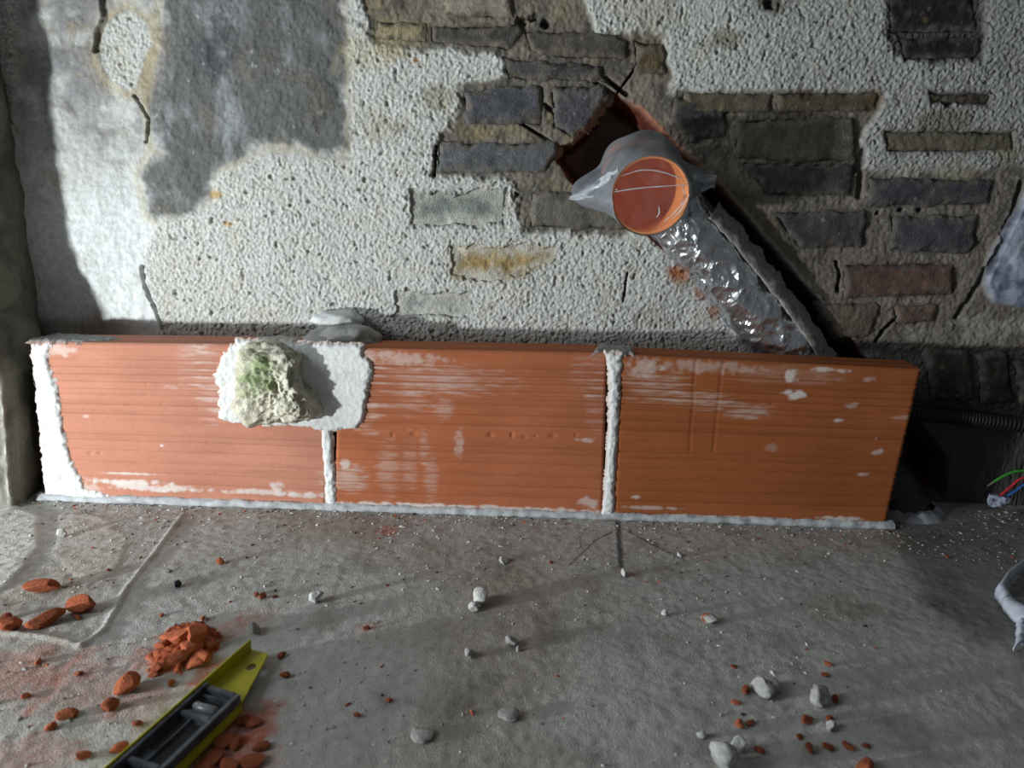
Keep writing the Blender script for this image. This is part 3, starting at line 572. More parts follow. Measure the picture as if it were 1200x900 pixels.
# the bed: a flattened bead along the foot of the boards
def bed(name, line, seed, r=.010, hz=.012):
    L = np.array(line); seg = np.r_[0, np.cumsum(np.hypot(*np.diff(L, axis=0).T))]
    n = 420; t = np.linspace(0, seg[-1], n); px = np.interp(t, seg, L[:, 0]); py = np.interp(t, seg, L[:, 1])
    prof = [(.004, -.004), (-.6, -.15), (-1, .25), (-.85, .7), (-.4, 1.0), (.1, 1.08), (.5, 1.0)]
    V = np.zeros((n, len(prof), 3))
    for j, (a, b) in enumerate(prof):
        V[:, j, 0] = px
        V[:, j, 1] = py+a*r*(1+.35*perlin(t/.02, t*0+j*.4, seed))
        V[:, j, 2] = b*hz*(1+.30*perlin(t/.03, t*0+j*.7, seed+1)+.15*perlin(t/.006, t*0+j, seed+2))
    tt = np.repeat(lin(190, 194, 196)[None], n*len(prof), 0); tt = mixc(tt, lin(140, 142, 144), sstep(0, .5, perlin(V[..., 0].ravel()/.03, V[..., 2].ravel()/.004, seed+4))*.6)
    return mesh_obj(name, V.reshape(-1, 3), grid_faces(n, len(prof)), M_mortar, tint=tt)
mort.append(bed('mortar_bed', [(-.02, .0), (.5, .0), (1.02, .001), (1.55, .002)], 451))
# mortar on the top edge
def topblob(name, poly, seed, hgt=.006, z=.299, tcol=(150, 150, 148)):
    o = patch(name, poly, hgt, seed, tcol, rough=.003, wob=.006, plane='F', y0=z); return o
mort.append(topblob('mortar_joint', [(.985, .002), (1.055, .003), (1.06, .05), (1.0, .066)], 461, .006, .308))
mort.append(topblob('mortar_strip', [(.0, .0), (.10, .004), (.16, .03), (.12, .05), (.02, .06)], 463, .004, .298))
adopt(part, *mort)
# lump of mortar behind the stone, filling the gap up to the wall
def blob(name, loc, size, seed, M, tcol, sub=4, rough=.25, freq=1.6, facet=0., squash=None, second=None, parent=None, cut=None):
    import bmesh
    bm = bmesh.new(); bmesh.ops.create_icosphere(bm, subdivisions=sub, radius=1.0)
    off = Vector((seed*3.17 % 50, seed*7.31 % 50, seed*1.93 % 50))
    rr = random.Random(seed); planes = [(Vector((rr.gauss(0, 1), rr.gauss(0, 1), rr.gauss(0, 1))).normalized(), rr.uniform(.36, .74)) for _ in range(int(facet))]
    tv = []
    for v in bm.verts:
        p = v.co.copy()
        for n, dd in planes:
            q = p.dot(n)
            if q > dd: p = p-n*(q-dd)*.92
        nn = mnoise.fractal(p*freq+off, .9, 2.1, 4)
        p = p*(1+rough*nn)
        if rough > .12: p += Vector(mnoise.noise_vector(p*freq*4+off))*.05
        v.co = Vector((p.x*size[0], p.y*size[1], p.z*size[2]))
        c0 = np.array(tcol)*(1+(.35 if rough < .2 or facet else .12)*mnoise.noise(p*2.3+off))
        if second is not None:
            k = min(1, max(0, (mnoise.noise(p*second[1]+off)+second[2])*3)); c0 = c0*(1-k)+np.array(second[0])*k
        tv.append(c0)
    if cut: cut(bm)
    V = np.array([v.co for v in bm.verts]); F = np.array([[v.index for v in f.verts] for f in bm.faces]); bm.free()
    o = mesh_obj(name, V, F, M, tint=np.array(tv), smooth=facet < 4)
    o.location = loc; return o
g1 = blob('mortar_lump', (.535, .065, .305), (.070, .05, .028), 11, M_mortar, lin(165, 166, 160), 4, .22, 1.5)
g2 = blob('mortar_lump', (.520, .100, .335), (.048, .03, .016), 12, M_mortar, lin(212, 214, 213), 4, .2, 1.6)  # whiter than the other lumps: the lit top is put into its colour
g3 = blob('mortar_lump', (.425, .04, .300), (.05, .035, .012), 13, M_mortar, lin(165, 166, 160), 3, .22, 1.8)
adopt(part, g1, g2, g3)

# ------------------------------------------------------------------ the limestone chunk wedged in the gap
def make_stone():
    poly = [(0.3726, 0.2986), (0.39, 0.3143), (0.4316, 0.3171), (0.4606, 0.3045), (0.4851, 0.2901), (0.4768, 0.2715), (0.4876, 0.2456), (0.5045, 0.2196), (0.5169, 0.1885), (0.5026, 0.1721), (0.4613, 0.1674), (0.4111, 0.1689), (0.3891, 0.1601), (0.3569, 0.1798), (0.3682, 0.2338)]
    P = np.array(poly); cx, cz = P.mean(0); n = 96; m = 60
    import bmesh
    th = np.linspace(0, 2*np.pi, n, endpoint=False)
    # radius of the outline per angle
    rad = np.zeros(n)
    for k, a in enumerate(th):
        rs = np.linspace(0, .16, 400); ins = sdpoly(cx+rs*np.cos(a), cz+rs*np.sin(a), poly) > 0; rad[k] = rs[ins].max()
    V = []; tv = []; D = .052
    for j in range(m):
        f = j/(m-1)                         # 0 = centre of the front, 1 = back centre
        if f < .7: k = (f/.7); rr = k**.8; yy = -D*(1-k**4)**.8
        else: k = (f-.7)/.3; rr = 1-k*.98; yy = .0+k*.06
        for i, a in enumerate(th):
            x = cx+rad[i]*rr*math.cos(a); z = cz+rad[i]*rr*math.sin(a); p = Vector((x, yy, z))
            q = mnoise.fractal(p*22, .9, 2.1, 4); q2 = mnoise.fractal(p*95+Vector((9, 2, 5)), .8, 2, 3)
            dsp = .011*q+.0075*q2
            out = Vector((math.cos(a)*min(1, rr*1.1), -1.0*(1-rr**3) if f < .7 else .5, math.sin(a)*min(1, rr*1.1))).normalized()
            edge_k = min(1, (1-rr)*5+.45)
            V.append(p+out*dsp*edge_k*(1 if f > 0.02 else .3))
            c0 = np.array(lin(218, 214, 196))
            k1 = min(1, max(0, mnoise.noise(p*45)*2+.25)); c0 = c0*(1-.5*k1)+lin(178, 168, 142)*.5*k1
            k2 = min(1, max(0, mnoise.noise(p*60+Vector((4, 4, 4)))*2.2-.1)); c0 = c0*(1-.6*k2)+lin(226, 222, 206)*.6*k2
            gx, gz = (x-0.4166)/.040, (z-0.2633)/.036
            gk = max(0, 1-(gx*gx+gz*gz)*.8+.9*mnoise.noise(p*55+Vector((7, 0, 3)))); gk = min(1, gk)
            c0 = c0*(1-.75*gk)+lin(134, 160, 100)*.75*gk
            k3 = min(1, max(0, -mnoise.noise(p*130)*3-.9)); c0 = c0*(1-.6*k3)+lin(70, 66, 50)*.6*k3
            tv.append(c0)
    F = [(j*n+i, j*n+(i+1) % n, (j+1)*n+(i+1) % n, (j+1)*n+i) for j in range(m-1) for i in range(n)]
    V = np.array(V); o0 = np.array((cx, .0, cz))
    o = mesh_obj('limestone_chunk', V-o0, np.array(F), M_stone, tint=np.array(tv)); o.location = o0
    tag(o, 'rough cream limestone chunk with green moss stains wedged in white mortar', 'stone')
make_stone()

# ------------------------------------------------------------------ drain pipe
pipe = empty('drain_pipe', (1.12, .12, .5))
tag(pipe, 'orange drain pipe with film over its mouth and foil wrapped lower run in wall channel', 'pipe')
Mo = Vector((1.058, -.03, .576)); Bk = Vector((1.055, .115, .606)); ax = (Bk-Mo).normalized()
e1 = Vector((1, 0, 0)); e1 = (e1-ax*e1.dot(ax)).normalized(); e2 = e1.cross(ax); e2 = -e2 if e2.z < 0 else e2
RM = .0625
def ring_surface(name, rings, M, n=64, rfun=None, tint=None, smooth=True):
    """rings: (distance along the axis, radius)"""
    V = []
    for j, (s, r) in enumerate(rings):
        for i in range(n):
            a = 2*np.pi*i/n; rr, ds = (r, 0) if rfun is None else rfun(j, a, s, r)
            V.append(Mo+ax*(s+ds)+(e1*math.cos(a)+e2*math.sin(a))*rr)
    m = len(rings)
    F = [(j*n+i, j*n+(i+1) % n, (j+1)*n+(i+1) % n, (j+1)*n+i) for j in range(m-1) for i in range(n)]
    return mesh_obj(name, np.array(V), np.array(F), M, smooth=smooth)
p1 = ring_surface('pipe_socket', [(.085, .001), (.088, .02), (.080, .040), (.062, .053), (.05, .054), (.012, RM-.0045), (.001, RM-.0040), (-.001, RM-.002), (.001, RM), (.012, RM), (.05, RM), (.056, .060), (.15, .059), (.2, .058)], M_pvc)
# clear film stretched over the mouth, a shallow drum with creases
def film_membrane():
    nr, n = 22, 72; V = []
    for j in range(nr):
        q = j/(nr-1)
        for i in range(n):
            a = 2*np.pi*i/n; x = q*math.cos(a); z = q*math.sin(a); r = (RM+.002)*q
            s = -.003+.006*(1-q*q)
            s -= .0040*math.exp(-((z-.17-.08*x)/.035)**2)*(1-.2*q)                     # one long crease across
            s += .0016*mnoise.noise(Vector((x*3, z*3, 2)))+.0022*math.exp(-((x+.2-z*.4)/.06)**2)*q
            s -= .0018*math.exp(-((z-.55+.25*x)/.05)**2)
            V.append(Mo+ax*s+(e1*math.cos(a)+e2*math.sin(a))*r)
    F = [(j*n+i, j*n+(i+1) % n, (j+1)*n+(i+1) % n, (j+1)*n+i) for j in range(nr-1) for i in range(n)]
    return mesh_obj('plastic_membrane', np.array(V), np.array(F), M_film)
p2 = film_membrane()
def sheath(j, a, s, r):
    ca, sa = math.cos(a), math.sin(a)
    f = min(1, s/.05)
    k = .0022*math.sin(a*7+s*90)*f+.005*mnoise.noise(Vector((ca*2, sa*2, s*40)))*f
    # two gathered corners: lower left and right
    fl = math.exp(-((a-math.radians(192))/.30)**2)*.050*math.sin(min(1, s/.10)*np.pi*.62)
    fr = math.exp(-(min(abs(a-math.radians(8)), abs(a-math.radians(368)))/.22)**2)*.036*math.sin(min(1, s/.07)*np.pi*.62)
    lw = 1-.10*f*max(0, -sa)
    up = .006*max(0, sa)*f
    return (r+k+up)*lw+fl+fr, .004*math.sin(a*5)*f
p3 = ring_surface('plastic_sheath', [(-.0035, RM+.001), (.004, RM+.0030), (.012, RM+.0032), (.022, RM+.004), (.030, RM+.0035), (.040, RM+.0065), (.050, RM+.005), (.062, RM+.009), (.074, RM+.007), (.088, RM+.010), (.100, RM+.008), (.115, RM+.011)], M_film_thick, 120, sheath)
# gathered tails of the film
def tail(pts, w0, w1, seed):
    V = []; n = 14; m = 7; P = [Vector(p) for p in pts]
    for k in range(n):
        t = k/(n-1)*(len(P)-1); i = min(int(t), len(P)-2); p = P[i].lerp(P[i+1], t-i)
        wd = w0*(1-k/(n-1))+w1*k/(n-1)
        for j in range(m):
            u = j/(m-1)-.5
            V.append(p+Vector((0, .010*math.sin(j*2.1+k*.5)*wd/.03, u*wd))+Vector(mnoise.noise_vector(Vector((k*.5, j*.7, seed))))*.003)
    F = grid_faces(n, m)
    return mesh_obj('plastic_tail', np.array(V), F, film_t)
def glint_tube(pts, seed):
    V = [Mo+ax*(-.0045)+e1*(u*RM)+e2*(v*RM) for u, v in pts]  # thin pale tubes standing in for highlights along the film creases
    return tube('plastic_glint', V, [.0004]+[.0011]*(len(V)-2)+[.0004], film_t, 8, 40, lambda p, a, t: .0006*mnoise.noise(p*120+Vector((seed, 0, 0))))
film_t = film_mat('gathered_plastic_film', (.72, .76, .82), .62, .2)
p4 = tail([(1.0034, -0.02, 0.5938), (0.9758, -0.0, 0.5832), (0.9313, 0.01, 0.568)], .055, .004, 3)
p5 = tail([(1.1105, -0.02, 0.5824), (1.1331, -0.01, 0.596), (1.1648, 0.0, 0.6034), (1.1633, 0.0, 0.5913)], .040, .008, 5)
def tube(name, pts, rads, M, n=60, m=90, disp=None, smooth=True, parent=None, arc=None):
    P = [Vector(p) for p in pts]; T = np.linspace(0, 1, len(P))
    tt = np.linspace(0, 1, m)
    def cat(t):
        f = t*(len(P)-1); i = min(int(f), len(P)-2); u = f-i
        p0 = P[max(i-1, 0)]; p1_, p2_ = P[i], P[i+1]; p3_ = P[min(i+2, len(P)-1)]
        return .5*((2*p1_)+(p2_-p0)*u+(2*p0-5*p1_+4*p2_-p3_)*u*u+(3*p1_-p0-3*p2_+p3_)*u**3)
    C = [cat(t) for t in tt]; V = []
    ref = Vector((0, -1, 0))
    for k in range(m):
        d = (C[min(k+1, m-1)]-C[max(k-1, 0)]).normalized()
        a1 = (ref-d*ref.dot(d)).normalized(); a2 = d.cross(a1); r = np.interp(tt[k], T, rads)
        rng = range(n) if arc is None else range(n+1)
        for i in rng:
            a = 2*np.pi*i/n if arc is None else arc[0]+(arc[1]-arc[0])*i/n
            q = a1*math.cos(a)+a2*math.sin(a)
            V.append(C[k]+q*(r+(disp(C[k]+q*r, a, tt[k]) if disp else 0)))
    n2 = n if arc is None else n+1
    F = [(k*n2+i, k*n2+(i+1) % n2, (k+1)*n2+(i+1) % n2, (k+1)*n2+i) for k in range(m-1) for i in range(n2 if arc is None else n)]
    return mesh_obj(name, np.array(V), np.array(F), M, smooth=smooth)
pf = [glint_tube([(-.95, .10), (-.4, .20), (.2, .27), (.95, .33)], 1), glint_tube([(-.8, .50), (-.3, .66), (.25, .62), (.9, .40)], 2), glint_tube([(.22, -.22), (.26, -.40), (.20, -.52)], 3), glint_tube([(.42, -.62), (.68, -.35), (.93, .0)], 4), glint_tube([(.60, -.55), (.80, -.32), (.97, .10)], 5)]
def crumple(p, a, t):
    # sharp creases: distance between cells of a voronoi field
    v = mnoise.voronoi(p*24)[0]; c1 = (v[1]-v[0])
    v2 = mnoise.voronoi(p*62+Vector((3, 3, 3)))[0]
    return -.0055*min(c1, .5)*2+.003-.0018*min(v2[1]-v2[0], .5)*2+.003*mnoise.noise(p*20)
path = [(1.0636, 0.12, 0.603), (1.1123, 0.135, 0.5566), (1.1545, 0.128, 0.5161), (1.2094, 0.13, 0.4639), (1.2731, 0.13, 0.3952), (1.3479, 0.135, 0.3124), (1.40, .146, .245), (1.47, .150, .165)]
p6 = tube('foil_wrap', path, [.050, .056, .057, .058, .059, .060, .058, .056], M_foil, 96, 210, crumple, smooth=False)
def fray(p, a, t):
    return .006*mnoise.noise(p*60)+.004*mnoise.noise(p*150)
def ribbon():
    Q = [Vector(q) for q in path[2:7]]; V = []; n = 120; k = 9
    for a in range(n):
        t = a/(n-1)*(len(Q)-1); i = min(int(t), len(Q)-2); p = Q[i].lerp(Q[i+1], t-i); dd = (Q[i+1]-Q[i]).normalized()
        sd = Vector((-dd.z, 0, dd.x)); sd = sd if sd.x > 0 else -sd
        for b in range(k):
            u = b/(k-1); of = .034+.034*u+.006*u*mnoise.fractal(Vector((a*.11, 1, 2)), .8, 2, 3)
            q = p+sd*of+Vector((0, -.056+.034*u*u, 0)); q.y = min(q.y, .112)
            V.append(q+Vector(mnoise.noise_vector(q*55))*.003)
    o = mesh_obj('insulation_edge', np.array(V), grid_faces(n, k), M_frayed)
    m_ = o.modifiers.new('thick', 'SOLIDIFY'); m_.thickness = .004
    return o
p7 = ribbon()
p8 = tube('pipe_foot', [(1.43, .152, .205), (1.50, .148, .125), (1.565, .122, .055), (1.617, .092, -.01)], [.052, .053, .054, .055], M_darkpipe, 48, 40, lambda p, a, t: .004*mnoise.noise(p*30))
p8['label'] = 'dark lower end of the pipe entering the floor'
# ring of mortar where the pipe enters the floor
def collar():
    V = []; n = 60; prof = [(-.006, .012), (.004, .010), (.012, .004), (.018, -.003)]
    for r, z in prof:
        for i in range(n):
            a = 2*np.pi*i/n; q = .056+r*(1+.5*mnoise.noise(Vector((math.cos(a)*2, math.sin(a)*2, 3))))
            V.append((1.612+q*math.cos(a)*1.05, .094+q*math.sin(a), z*(1+.8*mnoise.noise(Vector((math.cos(a)*3, math.sin(a)*3, 1))))))
    F = [(j*n+i, j*n+(i+1) % n, (j+1)*n+(i+1) % n, (j+1)*n+i) for j in range(3) for i in range(n)]
    return mesh_obj('mortar_collar', np.array(V), np.array(F), M_mortar, tint=lin(150, 152, 156))
p9 = collar()
adopt(pipe, *pf, p1, p2, p3, p4, p5, p6, p7, p8, p9)
p1['label'] = 'orange pipe mouth'; p2['label'] = 'clear film across the mouth'; p6['label'] = 'crumpled shiny foil'

# ------------------------------------------------------------------ corrugated conduit
def conduit():
    root = empty('corrugated_conduit', (1.7281, 0.095, 0.183))
    tag(root, 'black corrugated conduit lying along the wall foot behind the right end', 'conduit')
    P = [(1.5708, 0.105, 0.1979), (1.623, 0.095, 0.1911), (1.6734, 0.085, 0.1911), (1.7365, 0.083, 0.1856), (1.8252, 0.083, 0.1769), (1.963, 0.083, 0.1616)]
    o = tube('conduit_tube', P, [.0125]*6, M_blackpl, 28, 520, lambda p, a, t: .0024*(1 if math.sin(t*2*np.pi*52) > -.1 else -.4))
    adopt(root, o)
conduit()

# ------------------------------------------------------------------ cable end with loose wires
cab = empty('electric_cable', (1.7902, 0.06, 0.048)); tag(cab, 'cable end with green red and blue wires by the wall at right', 'cable')
ws = [tube('green_wire', [(1.7486, 0.055, 0.0746), (1.7712, 0.06, 0.0871), (1.7996, 0.065, 0.0946), (1.8733, 0.07, 0.0986), (2.0191, 0.07, 0.0867)], [.0024]*5, M_wire_g, 10, 40),
      tube('bare_tip', [(1.7373, 0.052, 0.0669), (1.7439, 0.054, 0.0714), (1.7533, 0.056, 0.0778)], [.0012, .0019, .0019], M_copper, 8, 10),
      tube('red_wire', [(1.7633, 0.05, 0.0498), (1.7833, 0.055, 0.0673), (1.8068, 0.06, 0.0832), (1.8741, 0.068, 0.0892), (2.0204, 0.07, 0.0816)], [.0024]*5, M_wire_r, 10, 40),
      tube('blue_wire', [(1.7762, 0.05, 0.0485), (1.7957, 0.055, 0.0608), (1.8156, 0.06, 0.0715), (1.8745, 0.066, 0.0814), (2.0216, 0.07, 0.0765)], [.0024]*5, M_wire_b, 10, 40),
      tube('cable_sheath', [(1.8741, 0.068, 0.0892), (2.0204, 0.07, 0.0816), (2.2173, 0.07, 0.0593)], [.007, .0075, .0075], M_blackpl, 16, 20)]
tb = blob('taped_tip', (1.7618, 0.05, 0.0411), (.019, .014, .018), 31, M_tape, lin(150, 155, 175), 3, .30, 2.2, 5)
adopt(cab, tb, *ws); tb['label'] = 'crumpled white and dark blue tape'

# ------------------------------------------------------------------ milky plastic sheet at the right edge
bag = empty('plastic_sheet', (1.6035, -0.2658, 0.0)); tag(bag, 'crumpled milky plastic sheet strip on the floor at right edge', 'plastic')
def strip(pts, wd, seed, nm):
    n = 60; m = 9; P = [Vector(p) for p in pts]; V = []
    for k in range(n):
        t = k/(n-1)*(len(P)-1); i = min(int(t), len(P)-2); u = t-i; u = u*u*(3-2*u); p = P[i].lerp(P[i+1], u)
        for j in range(m):
            a = np.pi*1.3*(j/(m-1)-.5)
            V.append(p+Vector((wd*.55*math.sin(a), wd*.3*math.sin(a), wd*.6*math.cos(a)))+Vector(mnoise.noise_vector(Vector((k*.13, j*.25, seed))))*.006)
    o = mesh_obj(nm, np.array(V), grid_faces(n, m), M_bag)
    s = o.modifiers.new('thick', 'SOLIDIFY'); s.thickness = .0008
    return o
f1 = strip([(1.7856, -0.0806, 0.012), (1.6907, -0.1516, 0.012), (1.6307, -0.2012, 0.012), (1.6054, -0.2306, 0.012), (1.5954, -0.2648, 0.012), (1.5956, -0.3052, 0.012), (1.6039, -0.3486, 0.012)], .026, 2, 'sheet_fold')
f2 = strip([(1.6038, -0.2852, 0.008), (1.5802, -0.3256, 0.008), (1.5507, -0.3667, 0.006)], .016, 6, 'sheet_fold')
adopt(bag, f1, f2)

# ------------------------------------------------------------------ spirit level
def level():
    A = np.array((.5280, -.4450)); B = np.array((.4640, -.6490)); d = (B-A)/np.linalg.norm(B-A); n = np.array((-d[1], d[0]))
    if n[0] < 0: n = -n
    root = empty('spirit_level', (A[0]+d[0]*.15, A[1]+d[1]*.15, .003)); tag(root, 'yellow spirit level with dark plastic inserts lying on the floor amid red dust', 'spirit level')
    Wd = .054; Lg = .46; zt = .028
    def P(s, t, z): q = A+d*s+n*t; return (q[0], q[1], z)
    out = [(0, 0), (0, .026), (.092, Wd), (Lg, Wd), (Lg, 0)]   # outline of the web: cut corner at the end
    import bmesh
    def prism(name, loop, z0, z1, M, bev=.0008):
        bm = bmesh.new(); lo = [bm.verts.new(P(s, t, z0)) for s, t in loop]; hi = [bm.verts.new(P(s, t, z1)) for s, t in loop]
        k = len(loop); bm.faces.new(lo[::-1]); bm.faces.new(hi)
        for i in range(k): bm.faces.new((lo[i], lo[(i+1) % k], hi[(i+1) % k], hi[i]))
        bmesh.ops.recalc_face_normals(bm, faces=bm.faces)
        if bev: bmesh.ops.bevel(bm, geom=bm.edges[:], offset=bev, segments=2, affect='EDGES')
        me = bpy.data.meshes.new(name); bm.to_mesh(me); bm.free(); me.materials.append(M)
        o = bpy.data.objects.new(name, me); col.objects.link(o); adopt(root, o); return o
    # web with an oblong hanging hole: ring of quads between hole and outline
    ang = np.linspace(0, 2*np.pi, 24, endpoint=False)
    hole = [(.030+.0115*math.copysign(abs(math.cos(a))**.8, math.cos(a))*.62, .0225+.0062*math.sin(a)) for a in ang]
    me_v = []; fc = []
    endp = []
    def hit(a):        # where a ray from the hole meets the end section's outline
        o0 = (.030, .0225); best = None; poly = [(0, .002), (0, .026), (.088, Wd-.001), (.088, .002)]
        for i in range(4):
            (x1, y1), (x2, y2) = poly[i], poly[(i+1) % 4]; ca, sa = math.cos(a), math.sin(a)
            den = ca*(y2-y1)-sa*(x2-x1)
            if abs(den) < 1e-9: continue
            t = ((x1-o0[0])*(y2-y1)-(y1-o0[1])*(x2-x1))/den; u = ((x1-o0[0])*sa-(y1-o0[1])*ca)/den
            if t > 0 and -1e-6 <= u <= 1+1e-6 and (best is None or t < best): best = t
        return (o0[0]+best*math.cos(a), o0[1]+best*math.sin(a))
    ang2 = np.sort(np.r_[ang, [math.atan2(y-.0225, x-.030) % (2*np.pi) for x, y in ((0, .002), (0, .026), (.088, Wd-.001), (.088, .002))]])
    k = len(ang2)
    for zz in (.013, .010):
        for a in ang2: me_v.append(P(.030+.0075*math.cos(a), .0225+.0056*math.sin(a), zz))
        for a in ang2: me_v.append(P(*hit(a), zz))
    for i in range(k):
        j = (i+1) % k
        fc += [(i, j, k+j, k+i), (2*k+i, 3*k+i, 3*k+j, 2*k+j), (i, 2*k+i, 2*k+j, j), (k+i, k+j, 3*k+j, 3*k+i)]
    o = mesh_obj('end_plate', np.array(me_v), fc, M_yellow, smooth=False); adopt(root, o); o['label'] = 'yellow end plate with oblong hanging hole'
    prism('web', [(.086, .001), (.086, Wd-.001), (Lg, Wd-.001), (Lg, .001)], .008, .012, M_yellow)
    prism('flange', [(0, -.0012), (0, .0018), (Lg, .0018), (Lg, -.0012)], .0035, zt, M_yellow)
    prism('flange', [(.092, Wd-.0012), (.092, Wd+.0030), (Lg, Wd+.0030), (Lg, Wd-.0012)], .0035, .0095, M_yellow)
    # dark plastic body with recesses and a vial; slots are black plates standing in for shade
    def ins(s0, s1, name):
        prism(name, [(s0, .003), (s0, Wd-.004), (s1, Wd-.004), (s1, .003)], .0118, .0165, M_dark, .0008)
    ins(.086, .285, 'plastic_insert')
    prism('side_rail', [(.086, .0022), (.086, .0075), (.40, .0075), (.40, .0022)], .0118, .0262, M_dark)
    prism('side_rail', [(.088, Wd-.0085), (.088, Wd-.0018), (.40, Wd-.0018), (.40, Wd-.0085)], .0118, .0235, M_dark)
    prism('end_rail', [(.0865, .0075), (.0865, Wd-.0085), (.094, Wd-.0085), (.094, .0075)], .0118, .0235, M_dark)
    prism('end_rail', [(.130, .0075), (.130, Wd-.0085), (.137, Wd-.0085), (.137, .0075)], .0118, .0235, M_dark)
    prism('end_rail', [(.205, .0075), (.205, Wd-.0085), (.212, Wd-.0085), (.212, .0075)], .0118, .0235, M_dark)
    prism('vial_frame', [(.098, .010), (.098, .044), (.102, .044), (.102, .010)], .0165, .021, M_dark)
    prism('vial_frame', [(.125, .010), (.125, .044), (.129, .044), (.129, .010)], .0165, .021, M_dark)
    prism('slot_shade', [(.104, .012), (.104, .042), (.110, .042), (.110, .012)], .0160, .0172, M_slot_shade, 0)
    prism('slot_shade', [(.140, .010), (.140, .020), (.185, .020), (.185, .010)], .0160, .0172, M_slot_shade, 0)
    prism('slot_shade', [(.140, .030), (.140, .041), (.205, .041), (.205, .030)], .0160, .0172, M_slot_shade, 0)
    prism('rib', [(.136, .0235), (.136, .0265), (.27, .0265), (.27, .0235)], .0165, .021, M_dark)
    prism('rib', [(.136, .044), (.136, .0475), (.27, .0475), (.27, .044)], .0165, .0215, M_dark)
    prism('slot_shade', [(.205, .008), (.205, .019), (.262, .019), (.262, .008)], .0160, .0172, M_slot_shade, 0)
    # vial: a short clear-grey cylinder across
    V = []; F = []; kk = 16; mid = .1175
    for t in (.011, .014, .040, .043):
        r = .0058 if t in (.014, .040) else .003
        for i in range(kk):
            a = 2*np.pi*i/kk; V.append(P(mid+r*math.cos(a), t, .0185+r*math.sin(a)))
    for j in range(3):
        for i in range(kk): F.append((j*kk+i, j*kk+(i+1) % kk, (j+1)*kk+(i+1) % kk, (j+1)*kk+i))
    F.append(tuple(range(kk))); F.append(tuple(range(3*kk, 4*kk)))
    vo = mesh_obj('vial', np.array(V), F, plain_mat('dusty_vial', tuple(lin(120, 124, 128)), .3, 0, .6)); adopt(root, vo)
level()

# ------------------------------------------------------------------ rubble on the floor
RED = lin(170, 94, 64); PALE = lin(205, 205, 200)
def rock(name, fx, fy, size, seed, tcol, facet, sub=3, rz=0., rough=.14, second=None):
    if facet > 5: rough = .05; size = tuple(v*1.06 for v in size)
    o = blob(name, (0, 0, 0), size, seed, M_rubble, tcol, sub, rough, 1.4, facet, second=second)
    zmin = min(v.co.z for v in o.data.vertices)
    o.location = (fx, fy, float(floor_h(np.array([fx]), np.array([fy]))[0])-zmin-size[2]*.10); o.rotation_euler.z = rz
    return o
frag = [(0.1735, -0.3087, 0.026, 0.012, 0.01, 'long flat red brick chip, the farthest left near the white rough patch'), (0.2314, -0.3836, 0.03, 0.014, 0.013, 'largest wedge-shaped red brick chip at far left'), (0.2609, -0.3519, 0.022, 0.014, 0.012, 'blunt red brick chip right of the largest wedge-shaped one'), (0.1937, -0.4042, 0.017, 0.011, 0.01, 'small rounded red brick chip at the left edge of view'), (0.4005, -0.5162, 0.018, 0.014, 0.012, 'round red brick chip left of the yellow level, alone on grey dust'), (0.4012, -0.5494, 0.011, 0.009, 0.009, 'small dark red chip just below the round one left of the level'), (1.2429, -0.5992, 0.016, 0.01, 0.008, 'red brick chip at the bottom edge, right of center'), (1.1399, -0.3297, 0.013, 0.009, 0.008, 'grey and red chip on bare floor right of center')]
for i, (fx, fy, sx, sy, sz, lab) in enumerate(frag):
    o = rock('brick_fragment', fx, fy, (sx, sy, sz), 50+i, RED*(.85 if i != 5 else .6), 7, 3, [.2, .75, .3, .5, .6, 1.0, .8, -.3][i], .14, (PALE*.8, 1.2, .1) if i == 7 else None)
    tag(o, lab, 'brick fragment', 'red brick fragments on the floor')
heap = [(0.4117, -0.4286, 0.016), (0.4222, -0.4215, 0.02), (0.447, -0.4401, 0.022), (0.4498, -0.4046, 0.015), (0.4655, -0.4239, 0.014), (0.4196, -0.3983, 0.012), (0.4616, -0.4596, 0.018), (0.4373, -0.4611, 0.018), (0.4154, -0.4493, 0.012), (0.4673, -0.4529, 0.014), (0.4353, -0.4287, 0.018, 0.012), (0.4505, -0.4277, 0.018, 0.014), (0.42, -0.4778, 0.011), (0.4335, -0.3652, 0.007)]
for i, (fx, fy, s, *lift) in enumerate(heap):
    o = rock('brick_fragment', fx, fy, (s*1.15, s*.85, s*.55), 80+i, RED*(.82+.3*rnd.random()), 8, 2, rnd.random()*6, .14)
    if lift: o.location.z += lift[0]
    tag(o, 'broken red brick crumb in the small heap beyond the yellow level', 'brick fragment', 'heap of red brick crumbs')
dust = patch('brick_dust_mound', [(0.4006, -0.447), (0.3969, -0.3847), (0.4366, -0.3679), (0.4702, -0.4057), (0.4773, -0.4548), (0.4459, -0.4822), (0.4201, -0.4837)], .010, 501, (158, 80, 50), rough=.0035, edgew=.03, wob=.02, plane='F', y0=.0005, M=M_rubble)
tag(dust, 'low mound of red brick dust beyond the yellow level', 'brick dust', kind='stuff')
near = [(0.5485, -0.6202, 0.013), (0.5694, -0.6278, 0.011), (0.57, -0.5646, 0.009), (0.5588, -0.5604, 0.008), (0.5448, -0.6338, 0.011), (0.5913, -0.5995, 0.009), (0.5651, -0.5963, 0.01), (0.5509, -0.5982, 0.012), (0.5905, -0.6212, 0.012)]
for i, (fx, fy, s, *lift) in enumerate(near):
    o = rock('brick_fragment', fx, fy, (s*1.2, s*.9, s*.40), 110+i, RED*(.6+.3*rnd.random()), 7, 2, rnd.random()*6, .16)
    tag(o, 'red brick crumb in the dust right of the yellow level', 'brick fragment', 'red crumbs right of the level')
